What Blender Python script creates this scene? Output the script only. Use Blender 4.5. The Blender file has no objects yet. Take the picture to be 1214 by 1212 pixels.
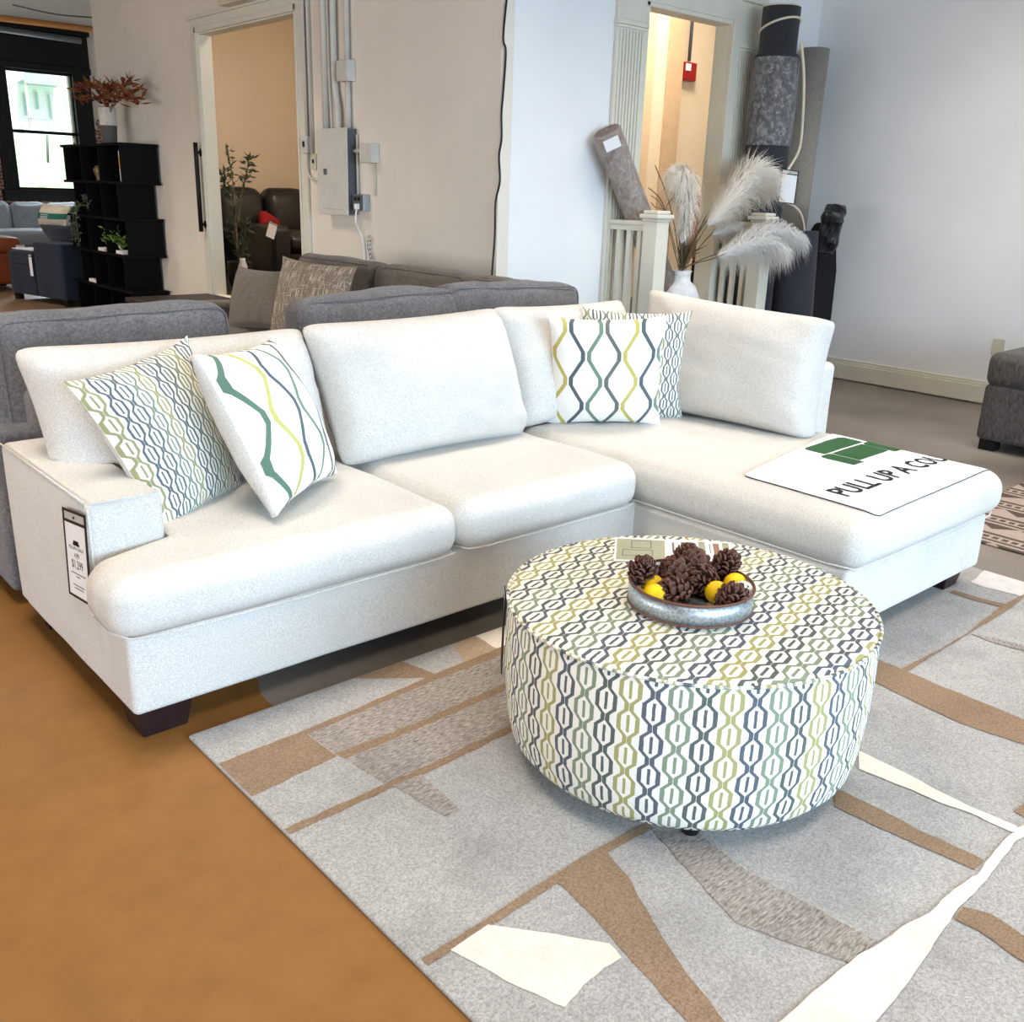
import bpy, math, random
from mathutils import Vector, Matrix, noise
from mathutils.bvhtree import BVHTree
random.seed(7)
V = Vector
PI = math.pi
scene = bpy.context.scene
COL = scene.collection

# ------------------------------------------------------------------ materials
def s2l(c):
    return tuple(((x/255)/12.92 if x/255 <= .04045 else ((x/255+.055)/1.055)**2.4) for x in c)

class NT:
    def __init__(s, name, rough=.8, metal=0.0, spec=.3):
        s.m = bpy.data.materials.new(name); s.m.use_nodes = True
        s.t = s.m.node_tree; s.b = s.t.nodes['Principled BSDF']
        s.b.inputs['Roughness'].default_value = rough
        s.b.inputs['Metallic'].default_value = metal
        s.b.inputs['Specular IOR Level'].default_value = spec
    def n(s, typ, **kw):
        o = s.t.nodes.new(typ)
        for k, v in kw.items(): setattr(o, k, v)
        return o
    def l(s, a, b): s.t.links.new(a, b)
    def math(s, op, a, b=None, c=None):
        o = s.n('ShaderNodeMath', operation=op)
        for i, v in enumerate((a, b, c)):
            if v is None: continue
            if isinstance(v, (int, float)): o.inputs[i].default_value = v
            else: s.l(v, o.inputs[i])
        return o.outputs[0]
    def mix(s, f, a, b):
        o = s.n('ShaderNodeMix', data_type='RGBA')
        if isinstance(f, (int, float)): o.inputs[0].default_value = f
        else: s.l(f, o.inputs[0])
        for i, v in ((6, a), (7, b)):
            if isinstance(v, tuple): o.inputs[i].default_value = (*v, 1)
            else: s.l(v, o.inputs[i])
        return o.outputs[2]
    def coord(s, which='Object', scale=(1, 1, 1)):
        tc = s.n('ShaderNodeTexCoord'); mp = s.n('ShaderNodeMapping')
        mp.inputs['Scale'].default_value = scale
        s.l(tc.outputs[which], mp.inputs[0]); return mp.outputs[0]
    def noise(s, vec, scale, detail=2, rough=.5):
        o = s.n('ShaderNodeTexNoise'); o.inputs['Scale'].default_value = scale
        o.inputs['Detail'].default_value = detail; o.inputs['Roughness'].default_value = rough
        s.l(vec, o.inputs['Vector']); return o.outputs['Fac']
    def ramp(s, f, stops, mode='LINEAR'):
        o = s.n('ShaderNodeValToRGB'); o.color_ramp.interpolation = mode
        e = o.color_ramp.elements
        while len(e) < len(stops): e.new(.5)
        for i, (p, c) in enumerate(stops): e[i].position = p; e[i].color = (*c, 1)
        s.l(f, o.inputs[0]); return o.outputs[0]
    def base(s, c):
        if isinstance(c, tuple): s.b.inputs['Base Color'].default_value = (*c, 1)
        else: s.l(c, s.b.inputs['Base Color'])
    def bump(s, h, strength=.3, dist=.002):
        o = s.n('ShaderNodeBump'); o.inputs['Strength'].default_value = strength
        o.inputs['Distance'].default_value = dist
        s.l(h, o.inputs['Height']); s.l(o.outputs[0], s.b.inputs['Normal'])

def plain(name, rgb, rough=.6, metal=0, spec=.3, var=.06, scale=8, bump=0):
    t = NT(name, rough, metal, spec); c = s2l(rgb)
    f = t.noise(t.coord(), scale, 3)
    d = tuple(x*(1-var) for x in c); u = tuple(min(1, x*(1+var)) for x in c)
    t.base(t.ramp(f, [(.3, d), (.7, u)]))
    if bump: t.bump(f, bump, .003)
    return t.m

def fabric(name, a, b, scale=260, big=5, bump=.35, spec=.1, streak=(1, 1, 1), bigamt=.12):
    t = NT(name, .95, 0, spec); vec = t.coord('Object', streak)
    f = t.noise(vec, scale, 3, .7); g = t.noise(t.coord(), big, 3)
    c = t.ramp(f, [(.33, s2l(a)), (.67, s2l(b))])
    dk = tuple(x*(1-bigamt*2) for x in s2l(a))
    h = t.math('MULTIPLY', t.math('SUBTRACT', g, .5), 1.6)
    h = t.math('MAXIMUM', h, 0.0)
    t.base(t.mix(h, c, dk)); t.bump(f, bump, .0015)
    t.b.inputs['Sheen Weight'].default_value = .15
    return t.m

def chain_fabric(name, P, L, cols, ground, lw=.095, bar=.065):
    """columns of elongated hexagon links, offset in alternate columns, with a bar inside each link"""
    t = NT(name, .9, 0, .1)
    uv = t.n('ShaderNodeUVMap'); sp = t.n('ShaderNodeSeparateXYZ'); t.l(uv.outputs[0], sp.inputs[0])
    nz = t.noise(t.coord('Object'), 60, 2)
    u = t.math('DIVIDE', sp.outputs[0], P)
    u = t.math('ADD', u, t.math('MULTIPLY', t.math('SUBTRACT', nz, .5), .05))
    col = t.math('FLOOR', u); lx = t.math('SUBTRACT', t.math('FRACT', u), .5)
    par = t.math('MULTIPLY', t.math('FLOORED_MODULO', col, 2.0), .5)
    ph = t.math('ADD', t.math('DIVIDE', sp.outputs[1], L), par)
    tri = t.math('PINGPONG', t.math('MULTIPLY', ph, 2.0), 1.0)
    g = t.math('MULTIPLY', t.math('SUBTRACT', tri, .20), 2.6)
    g = t.n('ShaderNodeClamp'); 
    t.l(t.math('MULTIPLY', t.math('SUBTRACT', tri, .20), 2.6), g.inputs[0]); g = g.outputs[0]
    half = t.math('ADD', .105, t.math('MULTIPLY', g, .285))
    ax = t.math('ABSOLUTE', lx)
    d = t.math('ABSOLUTE', t.math('SUBTRACT', ax, half))
    line = t.math('LESS_THAN', d, lw)
    b = t.math('MULTIPLY', t.math('LESS_THAN', ax, bar), t.math('GREATER_THAN', tri, .48))
    m = t.math('MAXIMUM', line, b)
    k = t.math('DIVIDE', t.math('ADD', t.math('FLOORED_MODULO', col, float(len(cols))), .5), float(len(cols)))
    cr = t.ramp(k, [(i/len(cols), s2l(c)) for i, c in enumerate(cols)], 'CONSTANT')
    f = t.noise(t.coord('Object'), 420, 2, .7)
    cr2 = t.mix(t.math('MULTIPLY', f, .22), cr, s2l(ground))
    gr = t.ramp(f, [(.3, tuple(x*.86 for x in s2l(ground))), (.7, s2l(ground))])
    t.base(t.mix(m, gr, cr2)); t.bump(t.math('ADD', f, t.math('MULTIPLY', m, .8)), .4, .002)
    return t.m

def wave_fabric(name, P, L, cols, ground, amp=.33, lw=.12, off=0.0):
    t = NT(name, .9, 0, .1)
    uv = t.n('ShaderNodeUVMap'); sp = t.n('ShaderNodeSeparateXYZ'); t.l(uv.outputs[0], sp.inputs[0])
    u = t.math('DIVIDE', sp.outputs[0], P)
    col = t.math('FLOOR', u); lx = t.math('SUBTRACT', t.math('FRACT', u), .5)
    sg = t.math('SUBTRACT', t.math('MULTIPLY', t.math('FLOORED_MODULO', col, 2.0), 2.0), 1.0)
    tri = t.math('PINGPONG', t.math('MULTIPLY', t.math('ADD', t.math('DIVIDE', sp.outputs[1], L), off), 2.0), 1.0)
    c = t.n('ShaderNodeClamp'); t.l(t.math('MULTIPLY', t.math('SUBTRACT', tri, .14), 1.4), c.inputs[0])
    w = t.math('MULTIPLY', t.math('SUBTRACT', c.outputs[0], .5), 2*amp)
    d = t.math('ABSOLUTE', t.math('SUBTRACT', lx, t.math('MULTIPLY', w, sg)))
    m = t.math('LESS_THAN', d, lw)
    k = t.math('DIVIDE', t.math('ADD', t.math('FLOORED_MODULO', col, float(len(cols))), .5), float(len(cols)))
    cr = t.ramp(k, [(i/len(cols), s2l(x)) for i, x in enumerate(cols)], 'CONSTANT')
    f = t.noise(t.coord('Object'), 300, 2, .7)
    t.base(t.mix(m, s2l(ground), t.mix(t.math('MULTIPLY', f, .15), cr, s2l(ground))))
    t.bump(t.math('ADD', f, m), .35, .002)
    return t.m

M = {}
M['linen'] = fabric('cream linen weave', (188, 184, 178), (224, 221, 216), 230, 3, .5, bigamt=.03)
M['wood_dark'] = plain('espresso wood', (38, 22, 22), .45, scale=20, var=.2)
M['black'] = plain('black metal', (16, 16, 18), .5)
M['grey_velvet'] = fabric('grey chenille', (92, 90, 92), (126, 123, 124), 90, 7, .4, bigamt=.22)
M['taupe'] = fabric('taupe chenille', (88, 81, 74), (122, 114, 105), 90, 7, .4, bigamt=.2)
M['grey_ott'] = fabric('charcoal brushed fabric', (66, 62, 60), (98, 93, 90), 70, 8, .4, streak=(1, 1, .35), bigamt=.2)
M['chain'] = chain_fabric('link pattern woven fabric', .0575, .086, [(30, 50, 74), (104, 122, 96), (28, 52, 54), (146, 142, 74)], (236, 233, 224))
M['chain_small'] = chain_fabric('small link pattern fabric', .042, .080, [(134, 134, 78), (32, 58, 78), (44, 74, 80), (96, 118, 98)], (240, 238, 230))
M['wave'] = wave_fabric('wavy line fabric', .078, .235, [(186, 174, 84), (52, 72, 84), (96, 126, 106), (78, 90, 86)], (246, 245, 241))
M['wave_tall'] = wave_fabric('wavy line fabric tall', .088, .27, [(66, 106, 86), (186, 184, 98), (58, 80, 94), (98, 132, 114), (90, 98, 98)], (247, 246, 243), amp=.3, lw=.115)
M['wall_cool_lit'] = plain('white wall paint', (234, 235, 236), .75, scale=2, var=.025)  # white walls, slight daylight cast put into the colour
M['wall_warm_lit'] = plain('white wall paint with warm light tint', (230, 222, 210), .75, scale=2, var=.03)  # same white paint, the warm light on it mixed into the colour
M['wall_beige'] = plain('beige wall paint', (226, 206, 180), .8, scale=2, var=.03)
M['trim_white'] = plain('cream gloss trim paint', (218, 214, 200), .45, scale=5, var=.03)
M['ceiling'] = plain('ceiling paint', (120, 112, 104), .9)  # toned dark so that little bounce reaches the upper walls
M['paint_grey'] = plain('grey white conduit paint', (205, 202, 194), .55)
M['panel_grey'] = plain('dark grey steel', (88, 92, 94), .5, spec=.4)
M['galv'] = None
def floor_mat():
    t = NT('painted and bare concrete floor', .5, 0, .35); vec = t.coord('Object')
    sp = t.n('ShaderNodeSeparateXYZ'); t.l(vec, sp.inputs[0])
    n1 = t.noise(vec, 1.3, 5, .6); n2 = t.noise(vec, 9, 4, .65); n3 = t.noise(vec, 2.2, 3)
    tan = t.ramp(n2, [(.25, s2l((128, 87, 42))), (.5, s2l((138, 95, 47))), (.75, s2l((143, 100, 52)))])
    con = t.ramp(n1, [(.3, s2l((98, 90, 82))), (.5, s2l((122, 113, 104))), (.7, s2l((136, 128, 119)))])
    edge = t.math('ADD', sp.outputs[0], t.math('MULTIPLY', t.math('SUBTRACT', n3, .5), .35))
    m = t.math('GREATER_THAN', edge, 1.2)
    # beyond the sofas the bare floor is stained brown
    far = t.math('GREATER_THAN', sp.outputs[1], 9.0)
    brn = t.ramp(n1, [(.3, s2l((120, 96, 72))), (.7, s2l((150, 122, 92)))])
    t.base(t.mix(far, t.mix(m, tan, con), brn)); t.bump(n2, .25, .004)
    r = t.ramp(n1, [(.3, (.38,)*3), (.7, (.6,)*3)]); t.l(r, t.b.inputs['Roughness'])
    return t.m
M['floor'] = floor_mat()
def brick_mat():
    t = NT('worn painted brick', .9); vec = t.coord('Object')
    rot = t.n('ShaderNodeMapping'); rot.inputs['Rotation'].default_value = (PI/2, 0, 0); t.l(vec, rot.inputs[0])
    b = t.n('ShaderNodeTexBrick'); t.l(rot.outputs[0], b.inputs[0])
    b.inputs['Color1'].default_value = (*s2l((150, 92, 74)), 1); b.inputs['Color2'].default_value = (*s2l((120, 78, 64)), 1)
    b.inputs['Mortar'].default_value = (*s2l((205, 195, 185)), 1); b.inputs['Scale'].default_value = 4.5
    sp = t.n('ShaderNodeSeparateXYZ'); t.l(vec, sp.inputs[0])
    n = t.noise(vec, 7, 5, .7)
    k = t.math('ADD', t.math('MULTIPLY', t.math('SUBTRACT', sp.outputs[2], 2.25), .9), t.math('MULTIPLY', t.math('SUBTRACT', n, .5), 2.4))
    c = t.n('ShaderNodeClamp'); t.l(t.math('MULTIPLY', t.math('ADD', k, .1), 6.0), c.inputs[0])
    t.base(t.mix(c.outputs[0], b.outputs[0], s2l((232, 226, 214)))); t.bump(b.outputs['Fac'], -.4, .01)
    return t.m
M['brick'] = brick_mat()
def galv():
    t = NT('galvanised zinc', .42, .85); v = t.n('ShaderNodeTexVoronoi'); v.inputs['Scale'].default_value = 130
    t.l(t.coord(), v.inputs[0])
    t.base(t.ramp(v.outputs['Distance'], [(.1, s2l((138, 150, 158))), (.7, s2l((186, 197, 204)))])); return t.m
M['galv'] = galv()
M['rust'] = plain('rusty rim', (110, 76, 62), .6, .4)
def carpet(name, a, b, stretch=(1, 1, 1), sc=170):
    t = NT(name, 1, 0, .05); f = t.noise(t.coord('Object', stretch), sc, 3, .75); g = t.noise(t.coord(), 3.2, 4, .65)
    c = t.ramp(f, [(.3, s2l(a)), (.7, s2l(b))])
    t.base(t.mix(t.math('MULTIPLY', t.math('MAXIMUM', t.math('SUBTRACT', g, .45), 0.0), 1.4), c, tuple(x*.62 for x in s2l(a))))
    t.bump(f, .8, .004); return t.m
M['rug_grey'] = carpet('light grey rug pile', (138, 136, 134), (194, 192, 190))
M['rug_brown'] = carpet('brown rug pile', (120, 98, 78), (164, 142, 120))
M['rug_tan'] = carpet('tan rug pile', (160, 138, 116), (194, 174, 152))
M['rug_heather'] = carpet('heathered grey rug pile', (96, 88, 84), (190, 182, 174), (26, 110, 1), 1.6)
M['rug_cream'] = carpet('ivory rug pile', (220, 211, 197), (242, 235, 224))
M['rug_pale'] = carpet('pale rug pile', (196, 190, 188), (226, 220, 218))
M['paper'] = plain('white card', (240, 240, 242), .6, var=.02)
M['plastic_black'] = plain('black vinyl', (18, 18, 20), .4)
M['cloth_white'] = fabric('white display cloth', (236, 236, 244), (248, 248, 254), 300, 3, .1, bigamt=.02)
M['logo_green'] = plain('green print', (38, 84, 46), .8)
M['ink'] = plain('black ink', (16, 16, 18), .7)
M['ink_grey'] = plain('grey ink', (110, 110, 112), .7)
M['yellow'] = plain('lemon yellow', (240, 200, 20), .5, scale=30, var=.15)
M['cone'] = plain('pine cone scales', (96, 66, 56), .7, scale=60, var=.4)
M['cone_core'] = plain('pine cone core', (42, 26, 24), .8)
M['rattan'] = plain('white rattan', (240, 238, 234), .7)
M['pod'] = plain('tan seed pod', (176, 134, 92), .7, scale=30, var=.2)
M['brown_bit'] = plain('dried brown husk', (112, 86, 66), .8, scale=30, var=.25)
M['shelf_black'] = plain('black stained wood', (7, 7, 8), .6, spec=.12, scale=12, var=.2)
M['navy'] = fabric('navy upholstery', (29, 35, 47), (44, 52, 68), 80, 6, .3)
M['lightgrey'] = fabric('pale blue grey upholstery', (140, 146, 152), (172, 178, 182), 80, 6, .3)
M['tan_leather'] = plain('cognac leather', (124, 58, 30), .45, scale=10, var=.12)
M['bl_leather'] = plain('black leather', (30, 27, 27), .38, spec=.5, scale=10, var=.15)
M['teal'] = plain('teal print band', (52, 120, 108), .8)
M['cream_pillow'] = fabric('cream cotton', (228, 216, 194), (244, 234, 214), 200, 5, .2)
M['leaf'] = plain('dull green leaf', (72, 82, 62), .6, scale=20, var=.35)
M['leaf_bright'] = plain('bright green leaf', (104, 132, 62), .6, scale=20, var=.35)
M['stem'] = plain('dried stem', (124, 108, 82), .8)
M['rust_leaf'] = plain('rust dried leaf', (120, 70, 38), .8, scale=20, var=.35)
M['berry'] = plain('dark red berry', (112, 40, 24), .5)
def vase_mat(name, a, b, lo=None, cut=.16):
    t = NT(name, .8); vec = t.coord(); n = t.noise(vec, 14, 5, .7); c = t.ramp(n, [(.35, s2l(a)), (.65, s2l(b))])
    if lo:
        sp = t.n('ShaderNodeSeparateXYZ'); t.l(vec, sp.inputs[0])
        c = t.mix(t.math('LESS_THAN', sp.outputs[2], cut), c, s2l(lo))
    t.base(c); t.bump(n, .2, .004); return t.m
M['vase_white'] = vase_mat('whitewashed ceramic', (206, 206, 208), (236, 236, 238))
M['vase_duo'] = vase_mat('two tone stoneware', (196, 188, 176), (220, 212, 200), (92, 88, 86), .19)
M['pampas'] = plain('pale pampas hair', (236, 230, 220), .9, var=.06)
M['pampas_grey'] = plain('grey pampas hair', (214, 212, 208), .9, var=.06)
M['red'] = plain('fire alarm red', (150, 14, 20), .4)
M['rug_roll'] = fabric('brown rolled rug', (108, 92, 82), (150, 134, 122), 60, 8, .5, streak=(1, 1, .2))
M['felt'] = fabric('charcoal rug backing', (44, 46, 52), (56, 58, 64), 160, 4, .2)
M['felt_black'] = plain('black rug backing', (20, 20, 22), .85)
M['oatmeal'] = fabric('oatmeal woven rug', (132, 124, 114), (172, 164, 152), 160, 5, .5)
M['cord'] = plain('ivory cord', (220, 208, 186), .8)
M['bin_bag'] = plain('black plastic bag', (26, 26, 30), .35, spec=.5)
def wrap_mat():
    t = NT('clear plastic wrap', .12, 0, .6); t.base((.85, .85, .86))
    n = t.noise(t.coord(), 26, 4, .7); t.bump(n, 1, .03)
    tr = t.n('ShaderNodeBsdfTransparent'); mx = t.n('ShaderNodeMixShader')
    f = t.ramp(n, [(.42, (.10,)*3), (.62, (.34,)*3)]); t.l(f, mx.inputs[0])
    t.l(tr.outputs[0], mx.inputs[1]); t.l(t.b.outputs[0], mx.inputs[2])
    t.l(mx.outputs[0], t.t.nodes['Material Output'].inputs[0]); return t.m
M['wrap'] = wrap_mat()
def plaid():
    t = NT('taupe plaid weave', .95); uv = t.n('ShaderNodeUVMap'); mp = t.n('ShaderNodeMapping'); t.l(uv.outputs[0], mp.inputs[0])
    mp.inputs['Scale'].default_value = (120, 9, 1); a = t.noise(mp.outputs[0], 1, 2)
    m2 = t.n('ShaderNodeMapping'); t.l(uv.outputs[0], m2.inputs[0]); m2.inputs['Scale'].default_value = (7, 110, 1)
    b = t.noise(m2.outputs[0], 1, 2)
    f = t.math('MAXIMUM', t.math('GREATER_THAN', a, .57), t.math('MULTIPLY', t.math('GREATER_THAN', b, .62), .8))
    t.base(t.mix(f, s2l((122, 112, 102)), s2l((186, 176, 164)))); return t.m
M['plaid'] = plaid()
def kilim():
    t = NT('tribal striped flatweave', .95); vec = t.coord('Object'); sp = t.n('ShaderNodeSeparateXYZ'); t.l(vec, sp.inputs[0])
    x, y = sp.outputs[0], sp.outputs[1]
    band = t.math('FRACT', t.math('DIVIDE', x, .30))
    tri = t.math('PINGPONG', t.math('DIVIDE', y, .1), 1.0)
    zig = t.math('LESS_THAN', t.math('MULTIPLY', tri, .3), t.math('SUBTRACT', band, .12))
    inband = t.math('MULTIPLY', zig, t.math('LESS_THAN', band, .42))
    bars = t.math('MULTIPLY', t.math('GREATER_THAN', band, .5), t.math('LESS_THAN', band, .58))
    dots = t.math('MULTIPLY', t.math('MULTIPLY', t.math('GREATER_THAN', band, .64), t.math('LESS_THAN', band, .76)),
                  t.math('GREATER_THAN', t.math('FRACT', t.math('DIVIDE', y, .045)), .35))
    b2 = t.math('MULTIPLY', t.math('GREATER_THAN', band, .82), t.math('LESS_THAN', band, .92))
    m = t.math('MAXIMUM', t.math('MAXIMUM', inband, bars), t.math('MAXIMUM', dots, b2))
    n = t.noise(vec, 160, 2)
    dk = t.ramp(n, [(.3, s2l((70, 58, 52))), (.7, s2l((92, 78, 70)))]); lt = t.ramp(n, [(.3, s2l((150, 134, 126))), (.7, s2l((178, 162, 152)))])
    t.base(t.mix(m, lt, dk)); t.bump(n, .5, .003); return t.m
M['kilim'] = kilim()
def glass():
    t = NT('window glass', .02, 0, .5); tr = t.n('ShaderNodeBsdfTransparent'); gl = t.n('ShaderNodeBsdfGlossy')
    gl.inputs['Roughness'].default_value = .02; mx = t.n('ShaderNodeMixShader'); mx.inputs[0].default_value = .05
    t.l(tr.outputs[0], mx.inputs[1]); t.l(gl.outputs[0], mx.inputs[2]); t.l(mx.outputs[0], t.t.nodes['Material Output'].inputs[0]); return t.m
M['glass'] = glass()
M['siding'] = None
def siding():
    t = NT('pale clapboard siding', .8); vec = t.coord(); sp = t.n('ShaderNodeSeparateXYZ'); t.l(vec, sp.inputs[0])
    m = t.math('LESS_THAN', t.math('FRACT', t.math('DIVIDE', sp.outputs[2], .2)), .12)
    t.base(t.mix(m, s2l((226, 234, 240)), s2l((150, 172, 190)))); return t.m
M['siding'] = siding()
M['roof'] = plain('grey shingle', (150, 160, 170), .9)
M['grass'] = plain('pale grass', (150, 180, 140), .95, scale=1.5, var=.3)
M['asphalt'] = plain('pale road', (176, 184, 192), .95, scale=.8, var=.12)
M['house_glass'] = plain('house window', (150, 176, 190), .5)
M['orange'] = plain('orange pipe paint', (190, 128, 70), .5)
M['mat_black'] = plain('dark doormat', (40, 34, 32), .95, scale=90, var=.3)
M['deck'] = plain('dark stained planks', (52, 46, 44), .5, scale=16, var=.25)
M['carton'] = plain('yellow carton print', (226, 170, 40), .6)
M['brass'] = plain('brass figure', (128, 112, 84), .45, .5)
M['orange_seat'] = plain('orange brown leather', (150, 84, 48), .5)
M['outlet'] = plain('ivory plastic', (206, 200, 180), .5)
M['khaki'] = plain('olive grey print', (164, 166, 142), .7)
M['pinkish'] = plain('brown swatch print', (150, 112, 96), .7)

# ------------------------------------------------------------------ mesh builder
class MB:
    def __init__(s): s.v = []; s.f = []; s.mi = []; s.uv = []
    def add(s, vs, fs, mi=0, uvs=None):
        o = len(s.v); s.v += [V(p) for p in vs]
        for i, f in enumerate(fs):
            s.f.append([o+k for k in f]); s.mi.append(mi if isinstance(mi, int) else mi[i])
            s.uv.append(uvs[i] if uvs else None)
        return s
    def box(s, a, b, mi=0, mat=None):
        (x0, y0, z0), (x1, y1, z1) = a, b
        p = [V(q) for q in ((x0,y0,z0),(x1,y0,z0),(x1,y1,z0),(x0,y1,z0),(x0,y0,z1),(x1,y0,z1),(x1,y1,z1),(x0,y1,z1))]
        if mat: p = [mat @ q for q in p]
        return s.add(p, [(0,3,2,1),(4,5,6,7),(0,1,5,4),(1,2,6,5),(2,3,7,6),(3,0,4,7)], mi)
    def tube(s, pts, r, n=8, mi=0, closed=False, cap=True, uv=False):
        pts = [V(p) for p in pts]; N = len(pts)
        rr = r if isinstance(r, (list, tuple)) else [r]*N
        up = V((0, 0, 1)); vs = []; prev = None
        for i, p in enumerate(pts):
            if closed: t = pts[(i+1) % N]-pts[i-1]
            else: t = pts[min(i+1, N-1)]-pts[max(i-1, 0)]
            t.normalize()
            if prev is None:
                a = t.cross(up)
                if a.length < .05: a = t.cross(V((1, 0, 0)))
            else: a = prev-t*prev.dot(t)
            a.normalize(); prev = a; b = t.cross(a)
            for k in range(n):
                w = 2*PI*k/n; vs.append(p+(a*math.cos(w)+b*math.sin(w))*rr[i])
        fs = []
        for i in range(N if closed else N-1):
            j = (i+1) % N
            for k in range(n): fs.append((i*n+k, i*n+(k+1) % n, j*n+(k+1) % n, j*n+k))
        if cap and not closed: fs += [tuple(range(n))[::-1], tuple((N-1)*n+k for k in range(n))]
        U = None
        if uv:
            L = sum((pts[i+1]-pts[i]).length for i in range(N-1))/max(1, N-1)
            U = [[((f[0]//n)*L, .02*k) for k in range(len(f))] for f in fs]
        return s.add(vs, fs, mi, U)
    def lathe(s, prof, n=32, mat=None, mi=0, uvscale=None, cap=(True, True)):
        vs = []; fs = []; uv = []
        for r, z in prof:
            for k in range(n): vs.append(V((r*math.cos(2*PI*k/n), r*math.sin(2*PI*k/n), z)))
        R = max(p[0] for p in prof)
        d = [0]
        for i in range(1, len(prof)): d.append(d[-1]+math.hypot(prof[i][0]-prof[i-1][0], prof[i][1]-prof[i-1][1]))
        for i in range(len(prof)-1):
            for k in range(n):
                k2 = (k+1) % n; fs.append((i*n+k, i*n+k2, (i+1)*n+k2, (i+1)*n+k))
                u0, u1 = 2*PI*R*k/n, 2*PI*R*(k+1)/n
                uv.append([(u0, d[i]), (u1, d[i]), (u1, d[i+1]), (u0, d[i+1])])
        if cap[0]: fs.append(tuple(range(n))[::-1]); uv.append([(0, 0)]*n)
        if cap[1]: fs.append(tuple((len(prof)-1)*n+k for k in range(n))); uv.append([(0, 0)]*n)
        if mat: vs = [mat @ p for p in vs]
        return s.add(vs, fs, mi, uv)
    def prism(s, poly, z0, z1, mat=None, mi=0):
        n = len(poly); vs = [V((x, y, z0)) for x, y in poly]+[V((x, y, z1)) for x, y in poly]
        if mat: vs = [mat @ p for p in vs]
        fs = [tuple(range(n))[::-1], tuple(range(n, 2*n))]+[(i, (i+1) % n, n+(i+1) % n, n+i) for i in range(n)]
        return s.add(vs, fs, mi)
    def ball(s, c, r, nu=14, nv=9, mi=0, sq=(1, 1, 1)):
        vs = []; fs = []
        for i in range(nv+1):
            a = PI*i/nv
            for k in range(nu):
                w = 2*PI*k/nu
                vs.append(V(c)+V((r*sq[0]*math.sin(a)*math.cos(w), r*sq[1]*math.sin(a)*math.sin(w), r*sq[2]*math.cos(a))))
        for i in range(nv):
            for k in range(nu): fs.append((i*nu+k, (i+1)*nu+k, (i+1)*nu+(k+1) % nu, i*nu+(k+1) % nu))
        return s.add(vs, fs, mi)
    def soft(s, size, r, mat=None, n=(8, 6, 3), puff=(0, 0, 0), nz=(0, 1, 0), post=None, mi=0, rz=None):
        """upholstered block: rounded box that bulges and wrinkles a little"""
        h = [x/2 for x in size]
        def axis(i):
            rr = min(r, h[i]*.98)
            a = [-h[i]+rr*t for t in (0, .25, .5, .75)]; m = [(-h[i]+rr)+(2*h[i]-2*rr)*k/n[i] for k in range(n[i]+1)]
            return a+m+[-x for x in a[::-1]]
        A = [axis(i) for i in range(3)]; idx = {}; vs = []; fs = []
        def vert(p):
            k = tuple(round(c, 6) for c in p)
            if k in idx: return idx[k]
            q = V(p); inn = V(max(-(h[i]-min(r, h[i]*.98)), min(h[i]-min(r, h[i]*.98), q[i])) for i in range(3))
            d = q-inn
            if d.length > 1e-9:
                d.normalize(); q = inn+V(d[i]*min(r, h[i]*.98) for i in range(3))
            else: d = V((0, 0, 1))
            f = [max(0, 1-(p[i]/h[i])**2)**.8 for i in range(3)]
            q = V((q.x+puff[0]*f[1]*f[2]*p[0]/h[0], q.y+puff[1]*f[0]*f[2]*p[1]/h[1], q.z+puff[2]*f[0]*f[1]*p[2]/h[2]))
            if nz[0]:
                w = V((q.x*nz[1]+nz[2], q.y*nz[1]+nz[2]*1.7, q.z*nz[1]))
                q += d*(noise.noise(w)+.4*noise.noise(w*2.7))*nz[0]
            if mat: q = mat @ q
            if post: q = post(q)
            idx[k] = len(vs); vs.append(q); return idx[k]
        for ax in range(3):
            b, c = (ax+1) % 3, (ax+2) % 3
            for sg in (-1, 1):
                for i in range(len(A[b])-1):
                    for j in range(len(A[c])-1):
                        q = []
                        for (di, dj) in ((0, 0), (1, 0), (1, 1), (0, 1)):
                            p = [0, 0, 0]; p[ax] = sg*h[ax]; p[b] = A[b][i+di]; p[c] = A[c][j+dj]; q.append(vert(p))
                        fs.append(tuple(q if sg > 0 else q[::-1]))
        return s.add(vs, fs, mi)
    def pillow(s, TL, TR, BR, BL, T, n=22, pinch=.06, edge=0.0, mi=(0, 1), sag=0, nzamp=.006, seed=0, zmin=None, power=.55, uvw=None, post=None, ear=0.0, rnd_p=0):
        TL, TR, BR, BL = map(V, (TL, TR, BR, BL))
        right = ((TR-TL)+(BR-BL))*.5; down = ((BL-TL)+(BR-TR))*.5
        W, H = right.length, down.length
        nf = down.cross(right).normalized()
        co = [-1+2*i/n for i in range(n+1)]
        co = [math.copysign(abs(c)**.8, c) for c in co]
        vs = []; fs = []; mis = []; uvs = []
        def P(u, v, side):
            t = (max(0, 1-abs(u)**2.4)*max(0, 1-abs(v)**2.4))**power
            u2 = u*(1-pinch*(1-v*v)*abs(u)**3)*(1+ear*abs(u*v)**6); v2 = v*(1-pinch*(1-u*u)*abs(v)**3)*(1+ear*abs(u*v)**6)
            if rnd_p and max(abs(u), abs(v)) > 1e-6:
                k = max(abs(u), abs(v))/((abs(u)**rnd_p+abs(v)**rnd_p)**(1/rnd_p)); u2 *= k; v2 *= k
            a, b = (u2+1)/2, (1-v2)/2
            p = TL*(1-a)*(1-b)+TR*a*(1-b)+BR*a*b+BL*(1-a)*b
            w = noise.noise(V((u*2.2+seed, v*2.2, side*3+seed*.7)))*nzamp*(1-.5*t)+noise.noise(V((u*5+seed, v*5, side*3)))*nzamp*.4
            p = p+nf*side*(T*.5*t+edge*.5)+nf*(w*side*min(1, 4*t))
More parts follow.
